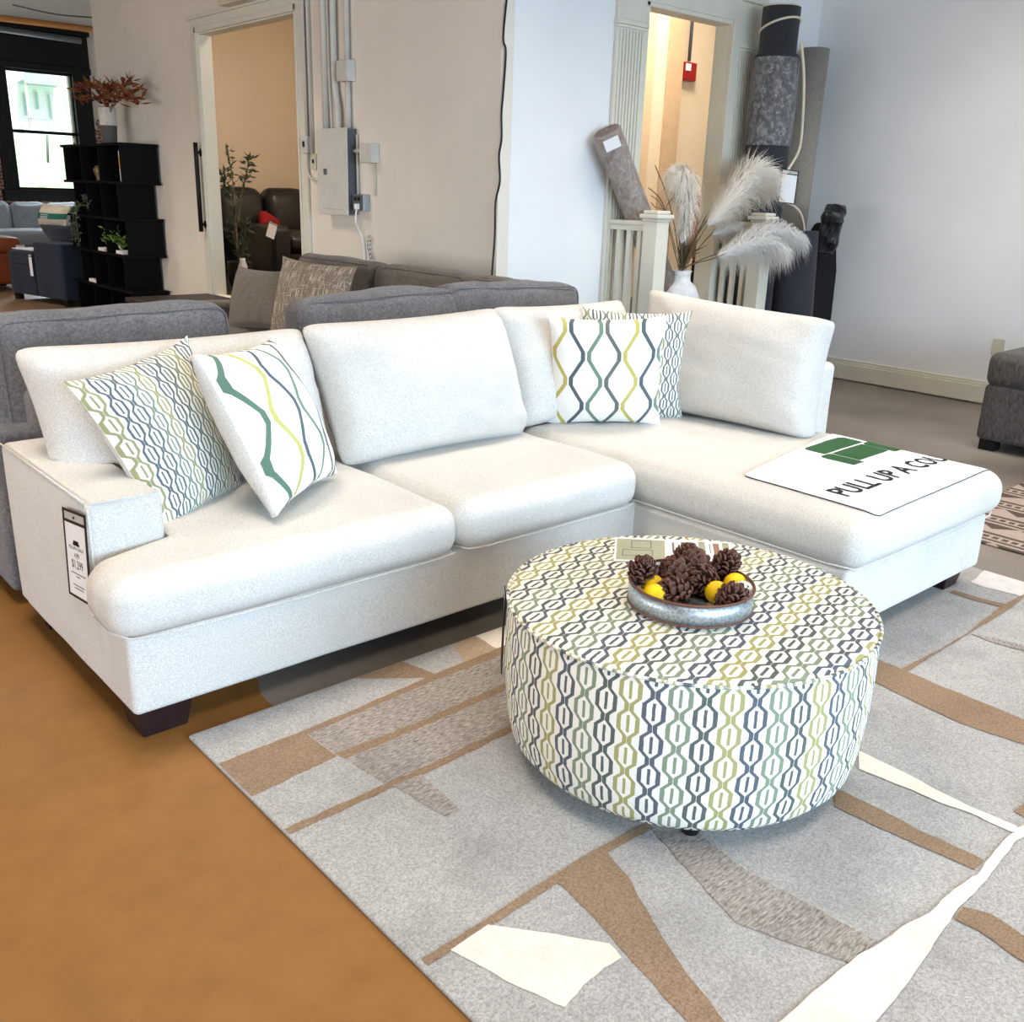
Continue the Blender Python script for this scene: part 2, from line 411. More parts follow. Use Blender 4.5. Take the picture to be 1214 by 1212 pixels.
            p.z -= sag*(1-u*u)*max(0, v)**2
            if zmin is not None and p.z < zmin: p.z = zmin+(p.z-zmin)*.08
            if post: p = post(p)
            return p
        N = n+1
        for side in (1, -1):
            o = len(vs)
            for j in range(N):
                for i in range(N): vs.append(P(co[i], -co[j], side))
            for j in range(n):
                for i in range(n):
                    q = [o+j*N+i, o+(j+1)*N+i, o+(j+1)*N+i+1, o+j*N+i+1]
                    uv = [((co[a]+1)/2*(uvw or W), (1-(co[b]+1)/2)*H) for a, b in ((i, j), (i, j+1), (i+1, j+1), (i+1, j))]
                    if side < 0: q = q[::-1]; uv = uv[::-1]
                    fs.append(q); mis.append(mi[0] if side > 0 else mi[1]); uvs.append(uv)
        o = N*N
        ring = [i for i in range(N)]+[j*N+n for j in range(1, N)]+[n*N+i for i in range(n-1, -1, -1)]+[j*N for j in range(n-1, 0, -1)]
        for k in range(len(ring)):
            a, b = ring[k], ring[(k+1) % len(ring)]
            fs.append((a, b, o+b, o+a)); mis.append(mi[1]); uvs.append([(0, 0)]*4)
        return s.add(vs, fs, mis, uvs)
    def build(s, name, mats, parent=None, smooth=True, bevel=0, origin=None, sub=0, angle=None):
        me = bpy.data.meshes.new(name)
        o = bpy.data.objects.new(name, me); COL.objects.link(o)
        org = V((0, 0, 0))
        if origin is None and s.v:
            xs = [p.x for p in s.v]; ys = [p.y for p in s.v]; zs = [p.z for p in s.v]
            org = V(((min(xs)+max(xs))/2, (min(ys)+max(ys))/2, min(zs)))
        elif origin: org = V(origin)
        me.from_pydata([p-org for p in s.v], [], s.f)
        for m in (mats if isinstance(mats, (list, tuple)) else [mats]): me.materials.append(M[m] if isinstance(m, str) else m)
        me.polygons.foreach_set('material_index', s.mi)
        me.polygons.foreach_set('use_smooth', [smooth]*len(s.f))
        if any(s.uv):
            l = me.uv_layers.new(name='UVMap'); k = 0
            for i, f in enumerate(s.f):
                u = s.uv[i] or [(0, 0)]*len(f)
                for c in u: l.data[k].uv = c; k += 1
        me.update()
        if bevel:
            b = o.modifiers.new('bevel', 'BEVEL'); b.width = bevel; b.segments = 3; b.limit_method = 'ANGLE'; b.harden_normals = False
            for p in me.polygons: p.use_smooth = False
            if smooth:
                for p in me.polygons: p.use_smooth = True
                w = o.modifiers.new('wn', 'WEIGHTED_NORMAL'); w.keep_sharp = True
        if sub:
            b = o.modifiers.new('sub', 'SUBSURF'); b.levels = sub; b.render_levels = sub
        if parent:
            o.parent = parent; o.location = org-world_loc(parent)
        else: o.location = org
        WL[o.name] = org
        return o
WL = {}
def world_loc(o): return WL.get(o.name, V((0, 0, 0)))

def thing(name, label, cat, loc=(0, 0, 0), group=None):
    o = bpy.data.objects.new(name, None); COL.objects.link(o); o.location = loc
    o.empty_display_size = .05; WL[o.name] = V(loc)
    o['label'] = label; o['category'] = cat
    if group: o['group'] = group
    return o
def tag(o, label, cat, group=None, kind=None):
    o['label'] = label; o['category'] = cat
    if group: o['group'] = group
    if kind: o['kind'] = kind
    return o
def struct(mb, name, mats, label, cat='room', bevel=0, smooth=False, origin=None):
    o = mb.build(name, mats, None, smooth=smooth, bevel=bevel, origin=origin); o['kind'] = 'structure'; o['label'] = label; o['category'] = cat
    return o
def copy_tree(o, delta, parent=None):
    c = o.copy(); COL.objects.link(c)
    WL[c.name] = world_loc(o)+V(delta)
    if parent: c.parent = parent
    else: c.location = o.location+V(delta)
    for ch in [x for x in bpy.data.objects if x.parent == o]: copy_tree(ch, delta, c)
    return c
def quick(mb, name, mats, label, cat, group=None, **kw):
    return tag(mb.build(name, mats, None, **kw), label, cat, group)
def rot(loc, rx=0, ry=0, rz=0):
    return Matrix.Translation(loc) @ Matrix.Rotation(rz, 4, 'Z') @ Matrix.Rotation(ry, 4, 'Y') @ Matrix.Rotation(rx, 4, 'X')
def frame(o, X, Y):
    """matrix with local x along X, local y along Y (z = X x Y)"""
    X = V(X).normalized(); Y = V(Y); Y = (Y-X*Y.dot(X)).normalized(); Z = X.cross(Y); m = Matrix.Identity(4)
    for i, c in enumerate((X, Y, Z)):
        for j in range(3): m[j][i] = c[j]
    return Matrix.Translation(o) @ m
def text(mb, body, size, fn, mi=0, align='LEFT', bold=.0):
    cu = bpy.data.curves.new('t', 'FONT'); cu.body = body; cu.size = size; cu.align_x = align; cu.resolution_u = 2; cu.offset = size*bold
    ob = bpy.data.objects.new('t', cu); COL.objects.link(ob)
    dg = bpy.context.evaluated_depsgraph_get(); me = bpy.data.meshes.new_from_object(ob.evaluated_get(dg))
    vs = [fn(p.co.x, p.co.y) for p in me.vertices]; fs = [tuple(p.vertices) for p in me.polygons]
    bpy.data.objects.remove(ob); bpy.data.curves.remove(cu); bpy.data.meshes.remove(me)
    return mb.add(vs, fs, mi)
def smooth_path(pts, k=6):
    pts = [V(p) for p in pts]; out = []
    for i in range(len(pts)-1):
        p0, p1, p2, p3 = pts[max(i-1, 0)], pts[i], pts[i+1], pts[min(i+2, len(pts)-1)]
        for j in range(k):
            t = j/k
            out.append(.5*((2*p1)+(p2-p0)*t+(2*p0-5*p1+4*p2-p3)*t*t+(3*p1-p0-3*p2+p3)*t**3))
    return out+[pts[-1]]
def rrect(x0, x1, y0, y1, r, n=5):
    out = []
    for cx, cy, a in ((x1-r, y1-r, 0), (x0+r, y1-r, PI/2), (x0+r, y0+r, PI), (x1-r, y0+r, 3*PI/2)):
        for k in range(n+1): out.append((cx+r*math.cos(a+PI/2*k/n), cy+r*math.sin(a+PI/2*k/n)))
    return out
# ------------------------------------------------------------------ setting
CEIL = 4.4
struct(MB().box((-6, -6, -.2), (10.5, 18.6, 0)), 'floor', 'floor', 'tan painted and bare grey concrete showroom floor', 'floor', origin=(0, 0, 0))
struct(MB().box((-6, -6, CEIL), (12, 18.6, CEIL+.15)), 'ceiling', 'ceiling', 'showroom ceiling above the frame, darkened to dim the upper walls', 'ceiling')
# wall with the electrical panel (x = 4.37), opening y 7.65-9.5, z .42-2.85
w = MB()
w.box((4.37, 5.085, 0), (4.47, 7.65, CEIL)); w.box((4.37, 7.65, 0), (4.47, 9.50, .42)); w.box((4.37, 7.65, 2.85), (4.47, 9.50, CEIL)); w.box((4.37, 9.5, 0), (4.47, 12.25, CEIL))
struct(w, 'wall_left', 'wall_warm_lit', 'white wall tinted for warm light, carrying the electrical panel and the wide doorway', 'wall')
w = MB()
w.box((4.471, 5.085, 0), (5.73, 5.205, CEIL)); w.box((6.70, 5.085, 0), (7.96, 5.205, CEIL)); w.box((5.73, 5.085, 2.82), (6.70, 5.205, CEIL)); w.box((5.73, 5.085, 0), (6.70, 5.205, .42))
struct(w, 'wall_back', 'wall_cool_lit', 'white back wall with the fluted doorway', 'wall')
struct(MB().box((7.96, -6, 0), (8.16, 5.285, CEIL)), 'wall_right', 'wall_cool_lit', 'white right hand wall with a tall baseboard', 'wall')
struct(MB().box((-6.2, -6, 0), (-6, 18.6, CEIL)), 'wall_side', 'wall_warm_lit', 'unseen side wall of the showroom left of the frame, added to block side light', 'wall')  # unseen wall put in to keep open-side light off the sofa
b = MB(); b.box((7.93, -6, 0.01), (7.96, 5.04, .145)); b.box((7.938, -6, .145), (7.96, 5.04, .165)); b.box((7.946, -6, .165), (7.96, 5.04, .185))
struct(b, 'baseboard_right', 'trim_white', 'white moulded baseboard along the right wall', 'baseboard', bevel=.004)
# window wall at y = 18
w = MB(); X0, X1, Z0, Z1 = 4.93, 6.0, 1.30, 3.17
w.box((-6, 18, 0), (X0, 18.3, CEIL)); w.box((X1, 18, 0), (10, 18.3, CEIL)); w.box((X0, 18, 0), (X1, 18.3, Z0)); w.box((X0, 18, Z1), (X1, 18.3, CEIL))
struct(w, 'wall_far', 'brick', 'worn painted brick wall around the far window', 'wall')
f = MB()
f.box((X0-.2, 17.9, Z0), (X0+.02, 18.15, Z1+.02)); f.box((X1-.02, 17.9, Z0), (X1+.26, 18.15, Z1+.02))
f.box((X0-.24, 17.84, Z0-.16), (X1+.3, 18.15, Z0+.01)); f.box((X0-.3, 17.88, Z1), (X1+.28, 18.15, Z1+.1))
f.box((X0-.3, 17.92, Z1+.1), (X1+.28, 18.15, Z1+.58)); f.box((X0-.3, 17.85, Z1+.58), (X1+.3, 18.15, Z1+.66))
wf = f.build('window_1', 'black', None, smooth=False, bevel=.008); wf['kind'] = 'structure'; wf['label'] = 'black framed sash window in the far brick wall'; wf['category'] = 'window'
s = MB()
for a, b_ in (((X0, 18.0, Z0), (X0+.04, 18.06, Z1)), ((X1-.04, 18.0, Z0), (X1, 18.06, Z1)), ((X0, 18.0, Z1-.04), (X1, 18.06, Z1)), ((X0, 18.0, Z0), (X1, 18.06, Z0+.05)), ((X0, 17.98, 2.2), (X1, 18.06, 2.25))): s.box(a, b_)
s.build('sash', 'black', wf, smooth=False)
MB().box((X0, 18.03, Z0), (X1, 18.034, Z1)).build('pane', 'glass', wf, smooth=False)
# raised rear rooms, floor at .42
w = MB(); w.box((4.471, 5.206, .3), (10.4, 12.25, .42))
struct(w, 'floor_rear', 'deck', 'dark raised floor of the rooms behind the doorways', 'floor')
w = MB(); w.box((8.0, 7.5, .42), (10.4, 7.6, CEIL)); w.box((4.471, 7.4, .42), (7.2, 7.5, CEIL))
struct(w, 'wall_hall', 'wall_beige', 'beige hallway wall behind the fluted doorway', 'wall')
struct(MB().box((10.4, 5.206, .42), (10.5, 12.25, CEIL)), 'wall_hall_end', 'wall_beige', 'beige end wall of the hallway', 'wall')
struct(MB().box((7.2, 7.61, .42), (7.3, 12.0, CEIL)), 'wall_rear_room', 'wall_beige', 'tan wall of the room behind the wide doorway', 'wall')
struct(MB().box((4.471, 12.001, .42), (7.3, 12.15, CEIL)), 'wall_rear_end', 'wall_beige', 'end wall of the rear room', 'wall')
p = MB(); p.box((8.43, 7.32, .42), (8.62, 7.499, CEIL)); p.box((8.62, 7.30, .42), (8.88, 7.499, CEIL), 1)  # second box carries the pier's shaded face as a darker colour
struct(p, 'trim_9', ['wall_beige', plain('tan pier shaded face', (196, 166, 134), .8)], 'tan pier on the hallway wall', 'trim')
# casing of the wide doorway
c = MB(); yA, yB = 7.65, 9.5
for a, b_ in (((4.345, yB, .42), (4.369, yB+.13, 2.97)), ((4.345, yA-.13, .42), (4.369, yA, 2.97)), ((4.345, yA, 2.85), (4.369, yB, 2.97)), ((4.33, yA-.16, 2.97), (4.369, yB+.17, 3.0))): c.box(a, b_)
for a, b_ in (((4.36, yB-.012, .421), (4.49, yB+.001, 2.85)), ((4.36, yA-.001, .421), (4.49, yA+.012, 2.85)), ((4.36, yA, 2.838), (4.49, yB, 2.851))): c.box(a, b_)
c.box((4.335, yA-.03, .42), (4.345, yA, 2.9)); c.box((4.335, yB, .42), (4.345, yB+.03, 2.9)); c.box((4.335, yA-.03, 2.85), (4.345, yB+.03, 2.9))
struct(c, 'trim_1', 'trim_white', 'cream casing of the wide doorway beside the electrical panel', 'trim', bevel=.004)
# landing platform of dark boards
struct(MB().box((3.50, 6.9, .375), (4.369, 9.65, .42)).box((3.53, 6.92, 0), (4.369, 9.62, .375)), 'floor_landing', 'deck', 'low dark board landing in front of the wide doorway', 'platform', bevel=.006)
# fluted doorway
def pilaster(x0, x1, ztop, name, label):
    p = MB(); y = 5.084
    p.box((x0, y-.03, .42 if x0 < 6 else .42), (x1, y, ztop)); n = 8
    p.box((x0-.01, y-.05, .42), (x1+.01, y, .62))
    for k in range(n):
        x = x0+.035+(x1-x0-.07)*k/(n-1)
        p.box((x-.009, y-.042, .66), (x+.009, y-.03, ztop-.36))
    for z in (ztop-.33, ): p.box((x0-.012, y-.055, z), (x1+.012, y, z+.03)); p.box((x0-.006, y-.045, z-.02), (x1+.006, y, z))
    p.box((x0-.012, y-.06, ztop), (x1+.012, y, ztop+.03))
    struct(p, name, 'trim_white', label, 'trim', bevel=.005)
pilaster(5.40, 5.70, 2.98, 'trim_2', 'fluted cream pilaster left of the back doorway')
pilaster(6.80, 7.10, 2.98, 'trim_3', 'fluted cream pilaster right of the back doorway')
h_ = MB(); h_.box((5.38, 5.04, 3.01), (7.14, 5.084, 3.3)); h_.box((5.7, 5.05, 2.83), (6.8, 5.084, 3.01)); h_.box((5.32, 5.0, 3.3), (7.2, 5.084, 3.36))
h_.box((5.70, 5.055, .42), (5.735, 5.21, 2.83)); h_.box((6.695, 5.03, .42), (6.80, 5.084, 2.83)); h_.box((6.695, 5.084, .42), (6.72, 5.21, 2.83)); h_.box((5.7, 5.055, 2.80), (6.8, 5.21, 2.83))
struct(h_, 'trim_4', 'trim_white', 'cream head casing of the back doorway', 'trim', bevel=.004)
# landing and steps of the back doorway
l = MB(); l.box((5.40, 4.5, 0), (6.82, 5.05, .42)); l.box((5.52, 4.2, 0), (6.68, 4.5, .21))
struct(l, 'floor_steps', 'trim_white', 'white steps up to the back doorway between the railings', 'steps', bevel=.008)

# ------------------------------------------------------------------ cream sectional
sofa = thing('sectional_sofa', 'cream woven sectional sofa with a chaise on its right end', 'sofa', (2.4, 2.6, 0))
LIN = 'linen'
MB().soft((2.06, .98, .25), .02, rot((1.82, 2.89, .215)), n=(10, 5, 2), puff=(0, .004, 0), nz=(.002, 4, 1)).build('base', LIN, sofa)
MB().soft((1.09, 2.0, .235), .02, rot((3.385, 2.455, .2125)), n=(6, 10, 2), puff=(.004, .004, 0), nz=(.002, 4, 2)).build('base', LIN, sofa)
arm = MB().soft((.215, .83, .565), .022, rot((.898, 3.035, .3725)), n=(4, 8, 6), puff=(.008, .006, .012), nz=(.002, 4, 3)).build('arm', LIN, sofa)
e = MB()
for y in (2.625,): e.tube([(.796, y, .1), (.796, y, .64)], .0035, 6); e.tube([(.80, y-.002, .652), (.998, y-.002, .657)], .0035, 6)
e.tube([(.792, 2.64, .653), (.79, 3.44, .653)], .0035, 6)
e.build('piping', LIN, arm)
MB().soft((2.80, .12, .62), .02, rot((2.52, 3.42, .4)), n=(10, 2, 4)).build('back_frame', LIN, sofa)
MB().soft((.12, 1.25, .735), .03, rot((3.9, 2.855, .4575)), n=(2, 8, 5), nz=(.003, 4, 4)).build('side_frame', LIN, sofa)
def seam(pts, parent, r=.0032): MB().tube(pts, r, 6, closed=True).build('piping', LIN, parent)
def rr3(x0, x1, y0, y1, r, z): return [(x, y, z) for x, y in rrect(x0, x1, y0, y1, r)]
# seat cushions
def post1(p):
    q = V(p)
    if q.y > 2.59 and q.x < 1.012: q.x = 1.012
    return q
c1 = MB().soft((1.15, .95, .18), .07, rot((1.325, 2.82, .421)), n=(14, 12, 3), puff=(.004, .012, .016), nz=(.005, 3.5, 5), post=post1).build('seat_cushion', LIN, sofa)
MB().tube([(.76, 2.58, .352), (.757, 2.44, .350), (.785, 2.362, .349), (.86, 2.338, .349), (1.3, 2.330, .350), (1.8, 2.338, .349), (1.87, 2.352, .349), (1.898, 2.42, .35)], .0035, 6).build('piping', LIN, c1)
c2 = MB().soft((.905, .95, .18), .07, rot((2.355, 2.82, .421)), n=(12, 12, 3), puff=(.003, .012, .018), nz=(.005, 3.5, 8)).build('seat_cushion', LIN, sofa)
MB().tube([(1.905, 2.42, .35), (1.93, 2.352, .349), (2.0, 2.338, .349), (2.4, 2.331, .35), (2.7, 2.338, .349), (2.78, 2.36, .349), (2.805, 2.43, .35)], .0035, 6).build('piping', LIN, c2)
chm = MB().soft((1.14, 1.72, .18), .075, rot((3.385, 2.27, .42)), n=(12, 16, 3), puff=(.006, .012, .014), nz=(.005, 3, 11))
BVH = BVHTree.FromPolygons(chm.v, chm.f)
c3 = chm.build('seat_cushion', LIN, sofa)
MB().tube([(2.81, 3.0, .352), (2.807, 2.4, .351), (2.808, 1.52, .351), (2.835, 1.425, .35), (2.92, 1.405, .35), (3.4, 1.398, .35), (3.83, 1.41, .348), (3.90, 1.435, .347), (3.93, 1.5, .347), (3.935, 2.2, .347)], .0035, 6).build('piping', LIN, c3)
# back cushions (knife edge, with ears)
def armstep(p):
    q = V(p)
    if q.x < 1.06: k = min(1, max(0, (1.06-q.x)/.05)); q.z = max(q.z, .505+k*.158)
    return q
b1 = MB().pillow((.80, 3.20, 1.005), (1.80, 3.20, 1.005), (1.845, 3.06, .50), (.84, 3.06, .50), .36, pinch=.045, nzamp=.02, seed=2, zmin=.505, power=.42, rnd_p=17, edge=.018, mi=(0, 0), post=armstep, n=26).build('back_cushion', LIN, sofa)
b2 = MB().pillow((1.755, 3.13, 1.025), (2.70, 3.13, 1.04), (2.75, 2.98, .505), (1.83, 2.98, .505), .36, pinch=.045, nzamp=.02, seed=5, zmin=.508, power=.42, rnd_p=17, edge=.018, mi=(0, 0), n=26).build('back_cushion', LIN, sofa)
b3 = MB().pillow((2.74, 3.22, 1.03), (3.62, 3.25, 1.02), (3.62, 3.10, .505), (2.80, 3.07, .505), .26, pinch=.05, nzamp=.016, seed=8, zmin=.508, power=.42, rnd_p=17, edge=.018, mi=(0, 0), n=26).build('back_cushion', LIN, sofa)
b4 = MB().pillow((3.72, 3.13, 1.075), (3.79, 2.185, 1.03), (3.71, 2.165, .515), (3.62, 3.08, .515), .24, pinch=.04, nzamp=.016, seed=12, zmin=.51, power=.42, rnd_p=22, mi=(0, 0), edge=.09, n=26).build('back_cushion', LIN, sofa)
for x0, x1, y0, y1 in ((.805, .965, 2.42, 2.57), (.82, .90, 3.30, 3.38), (3.74, 3.88, 1.49, 1.63), (2.86, 2.98, 1.49, 1.63), (3.74, 3.88, 3.2, 3.34)):
    m = MB(); a = .015
    m.add([(x0+a, y0+a, 0), (x1-a, y0+a, 0), (x1-a, y1-a, 0), (x0+a, y1-a, 0), (x0, y0, .092), (x1, y0, .092), (x1, y1, .092), (x0, y1, .092)], [(0,3,2,1),(4,5,6,7),(0,1,5,4),(1,2,6,5),(2,3,7,6),(3,0,4,7)])
    m.build('leg', 'wood_dark', sofa, bevel=.004)

# ------------------------------------------------------------------ throw pillows
GP = 'throw pillows on the cream sofa'
def pil(corners, T, mats, label, group=None, seed=0, **kw):
    return quick(MB().pillow(*corners, T, seed=seed, **kw), 'throw_pillow', mats, label, 'pillow', group)
pil([(0.846, 2.84, 0.948), (1.285, 3.03, 1.019), (1.405, 2.95, 0.518), (1.044, 2.72, 0.49)], .17, ['chain_small', LIN],
    'link patterned throw pillow leaning over the sofa arm with the price tag', GP, 1, pinch=.055, ear=.04, zmin=.51, n=26)
pil([(1.165, 2.705, 1.015), (1.568, 3.005, .995), (1.695, 2.82, .545), (1.30, 2.515, .555)], .20, ['wave_tall', LIN],
    'wavy striped throw pillow leaning on the link patterned one by the sofa arm', GP, 3, pinch=.05, ear=.03, zmin=.515, edge=.02, n=26)
pil([(2.907, 3.016, .997), (3.273, 2.676, 1.016), (3.348, 2.73, .525), (2.981, 3.07, .506)], .19, ['wave', LIN],
    'wavy striped throw pillow standing upright in the corner of the sofa', GP, 6, pinch=.05, ear=.045, zmin=.512, n=26)
pil([(3.195, 3.10, 1.012), (3.585, 2.79, 1.005), (3.564, 2.773, .505), (3.172, 3.083, .512)], .15, ['chain_small', LIN],
    'link patterned throw pillow behind the upright wavy one in the sofa corner', GP, 9, pinch=.05, ear=.04, zmin=.512, n=26)

# ------------------------------------------------------------------ display cloth on the chaise
def drape(x, y, lift=.004):
    xe = 3.86
    xx = min(x, xe)
    r = BVH.ray_cast(V((xx, max(y, 1.43), 2)), V((0, 0, -1)))
    z = r[0].z if r[0] else .5
    if x > xe:
        R = .095; a = (x-xe)/R
        if a < PI/2: return V((xe+(R+lift)*math.sin(a), y, z-R+(R+lift)*math.cos(a)))
        return V((xe+R+lift, y, z-R-(x-xe-R*PI/2)))
    return V((x, y, z+lift))
cl = thing('display_cloth', 'white display cloth with green sofa emblem draped over the chaise end', 'cloth', (3.45, 1.8, .52))
m = MB(); NX, NY = 40, 26
def clothpt(i, j, lift):
    a, b = i/NX, j/NY; x0, x1 = 2.955, 4.06
    cr = .03   # rounded corners
    y0 = 1.445+.03*a; y1 = 1.99+.2*a
    x = x0+(x1-x0)*a; y = y0+(y1-y0)*b
    dx = min(x-x0, x1-x); dy = min(y-y0, y1-y)
    if dx < cr and dy < cr:
        q = V((cr-dx, cr-dy)); d = q.length
        if d > cr:
            k = cr/d; y += (1 if b < .5 else -1)*(q.y-q.y*k); x += (1 if a < .5 else -1)*(q.x-q.x*k)
    return drape(x, y, lift)
vs = [clothpt(i, j, .007) for j in range(NY+1) for i in range(NX+1)]; N_ = NX+1
fs = [(j*N_+i, j*N_+i+1, (j+1)*N_+i+1, (j+1)*N_+i) for j in range(NY) for i in range(NX)]
m.add(vs, fs); o = len(m.v); vs2 = [clothpt(i, j, .003) for j in range(NY+1) for i in range(NX+1)]
m.add(vs2, [f[::-1] for f in fs])
ring = [i for i in range(N_)]+[j*N_+NX for j in range(1, NY+1)]+[NY*N_+i for i in range(NX-1, -1, -1)]+[j*N_ for j in range(NY-1, 0, -1)]
for k in range(len(ring)):
    a, b_ = ring[k], ring[(k+1) % len(ring)]; m.f.append([b_, a, o+a, o+b_]); m.mi.append(1); m.uv.append(None)
m.build('fabric_sheet', ['cloth_white', 'ink'], cl)
t = MB(); text(t, 'PULL UP A COUCH', .128, lambda x, y: drape(3.03+x*.94, 1.60+.03*x+y*1.0, .0085), bold=.022); t.build('lettering', 'ink', cl, smooth=False)
g = MB()
def patch(poly, nx=14):
    # polygon split into strips so that it follows the cloth
    poly = [(3.43+(x-3.43)*.83, y) for x, y in poly]; xs = [p[0] for p in poly]; a, b_ = min(xs), max(xs)
    def span(x):
        ys = []
        for i in range(len(poly)):
            (xa, ya), (xb, yb) = poly[i], poly[(i+1) % len(poly)]
            if (xa <= x < xb) or (xb <= x < xa): ys.append(ya+(yb-ya)*(x-xa)/(xb-xa))
        return (min(ys), max(ys)) if len(ys) >= 2 else None
    pts = []
    for k in range(nx+1):
        x = a+(b_-a)*min(max(k/nx, 1e-4), 1-1e-4); s_ = span(x)
        if s_: pts.append([drape(x, s_[0]+(s_[1]-s_[0])*q/3, .0085) for q in range(4)])
    for k in range(len(pts)-1):
        for q in range(3): g.add([pts[k][q], pts[k+1][q], pts[k+1][q+1], pts[k][q+1]], [(0, 1, 2, 3)])
# the emblem: back, two arms, seat
patch([(3.50, 1.965), (3.50, 2.055), (3.52, 2.07), (3.90, 2.095), (3.925, 2.08), (3.925, 1.99), (3.86, 1.985), (3.56, 1.968)])
patch([(3.43, 1.80), (3.43, 1.94), (3.445, 1.955), (3.52, 1.958), (3.535, 1.945), (3.535, 1.805)])
patch([(3.885, 1.825), (3.885, 1.965), (3.90, 1.98), (3.97, 1.985), (3.985, 1.97), (3.985, 1.83)])
patch([(3.545, 1.83), (3.545, 1.955), (3.875, 1.975), (3.875, 1.85)])
g.build('emblem', 'logo_green', cl, smooth=False)

# ------------------------------------------------------------------ price tag sleeve helper
FLAP = plain('clear flap', (196, 194, 190), .3)
def price_tag(name, quad, label, lines=True, group=None, cat='tag', paper='paper'):
    TL, TR, BR, BL = map(V, quad)
    BR = TR+BL-TL; nf = ((BL-TL).cross(TR-TL)).normalized()
    def at(u, v, d=0): # u right, v down 0..1
        return TL*(1-u)*(1-v)+TR*u*(1-v)+BR*u*v+BL*(1-u)*v+nf*d
    r = thing(name, label, cat, tuple((BL+BR)/2), group)
    k = MB()
    def quadbox(u0, v0, u1, v1, d0, d1, mi=0, mb=None):
        mb = k if mb is None else mb
        p = [at(u0, v1, d0), at(u1, v1, d0), at(u1, v0, d0), at(u0, v0, d0), at(u0, v1, d1), at(u1, v1, d1), at(u1, v0, d1), at(u0, v0, d1)]
        mb.add(p, [(0,3,2,1),(4,5,6,7),(0,1,5,4),(1,2,6,5),(2,3,7,6),(3,0,4,7)], mi)
    e = .055
    quadbox(0, 0, e, 1, 0, .003); quadbox(1-e, 0, 1, 1, 0, .003); quadbox(0, 0, 1, .028, 0, .003); quadbox(0, .972, 1, 1, 0, .003); quadbox(0, .115, 1, .145, 0, .003)
    k.build('sleeve_border', 'plastic_black', r, smooth=False)
    w = MB(); quadbox(e, .145, 1-e, .972, .0005, .0018, 0, w); w.build('paper_insert', paper, r, smooth=False)
    w = MB(); quadbox(e, .028, 1-e, .145, .0003, .0012, 0, w); w.ball(at(.5, .075, .002), .004, 8, 6, 1); w.build('header_flap', [FLAP, 'plastic_black'], r, smooth=False)
    if lines:
        q = MB(); W = (TR-TL).length; H = (BL-TL).length
        def fn(cx, cy, s): return lambda x, y: at(cx+x/W, cy-y/H, .0022)
        quadbox(.40, .33, .62, .37, .0018, .0022, 0, q); quadbox(.37, .355, .65, .385, .0018, .0022, 0, q)
        text(q, 'PULL UP A COUCH', .0095*W/.13, fn(.5, .435, 1), 0, 'CENTER')
        text(q, '4.99', .016*W/.13, fn(.5, .53, 1), 0, 'CENTER'); text(q, '$1,299', .024*W/.13, fn(.5, .645, 1), 0, 'CENTER')
        for v, a, b_ in ((.70, .2, .82), (.735, .42, .58), (.84, .25, .75), (.875, .3, .7)): quadbox(a, v, b_, v+.012, .0018, .0022, 1, q)
        q.build('print', ['ink', 'ink_grey'], r, smooth=False)
    return r
price_tag('price_tag', [(.777, 2.782, .609), (.774, 2.575, .640), (.777, 2.615, .352), (.777, 2.815, .328)], 'black bordered price tag sleeve hanging on the cream sofa arm')

# ------------------------------------------------------------------ round ottoman
OX, OY = 1.956, 1.44
SX, SY, SZ = -.066, -.0485, .036
ot = thing('round_ottoman', 'round drum ottoman in link patterned fabric on the grey rug', 'ottoman', (OX, OY, 0))
prof = [(.40, .064), (.452, .070), (.472, .094), (.484, .15), (.493, .26), (.494, .38), (.491, .455), (.487, .474)]
MB().lathe(prof, 96, rot((OX, OY, 0), rz=.35), cap=(True, False)).build('drum', 'chain', ot)
tp = MB(); rings = [.489, .482, .455, .40, .3, .2, .1]; n = 96; vs = []; a0 = math.radians(13)
for r in rings:
    for k in range(n): vs.append((OX+r*math.cos(2*PI*k/n), OY+r*math.sin(2*PI*k/n), .474+(.016*(1-(r/.489)**2))+(.008 if r < .485 else 0)))
vs.append((OX, OY, .4985)); fs = []; uv = []
def tuv(p): x, y = p[0]-OX, p[1]-OY; return (-(x*math.sin(a0)-y*math.cos(a0))+3, x*math.cos(a0)+y*math.sin(a0)+3)
for i in range(len(rings)-1):
    for k in range(n): fs.append((i*n+k, i*n+(k+1) % n, (i+1)*n+(k+1) % n, (i+1)*n+k))
for k in range(n): fs.append(((len(rings)-1)*n+k, (len(rings)-1)*n+(k+1) % n, len(rings)*n))
tp.add(vs, fs, 0, [[tuv(vs[i]) for i in f] for f in fs]); tp.build('top_panel', 'chain', ot)
MB().tube([(OX+.491*math.cos(2*PI*k/120), OY+.491*math.sin(2*PI*k/120), .476) for k in range(120)], .0045, 8, closed=True, uv=True).build('piping', 'chain', ot)
for dx, dy in ((-.27, -.27), (.27, -.27), (-.27, .27), (.27, .27)):
    MB().lathe([(.02, .012), (.032, .07)], 14, rot((OX+dx, OY+dy, 0))).build('leg', 'plastic_black', ot)
price_tag('price_tag', [(1.580, 1.767, .478), (1.613, 1.808, .478), (1.610, 1.811, .235), (1.577, 1.770, .235)], 'dark tag sleeve hanging edge on down the left side of the round ottoman', lines=False, paper='plastic_black')

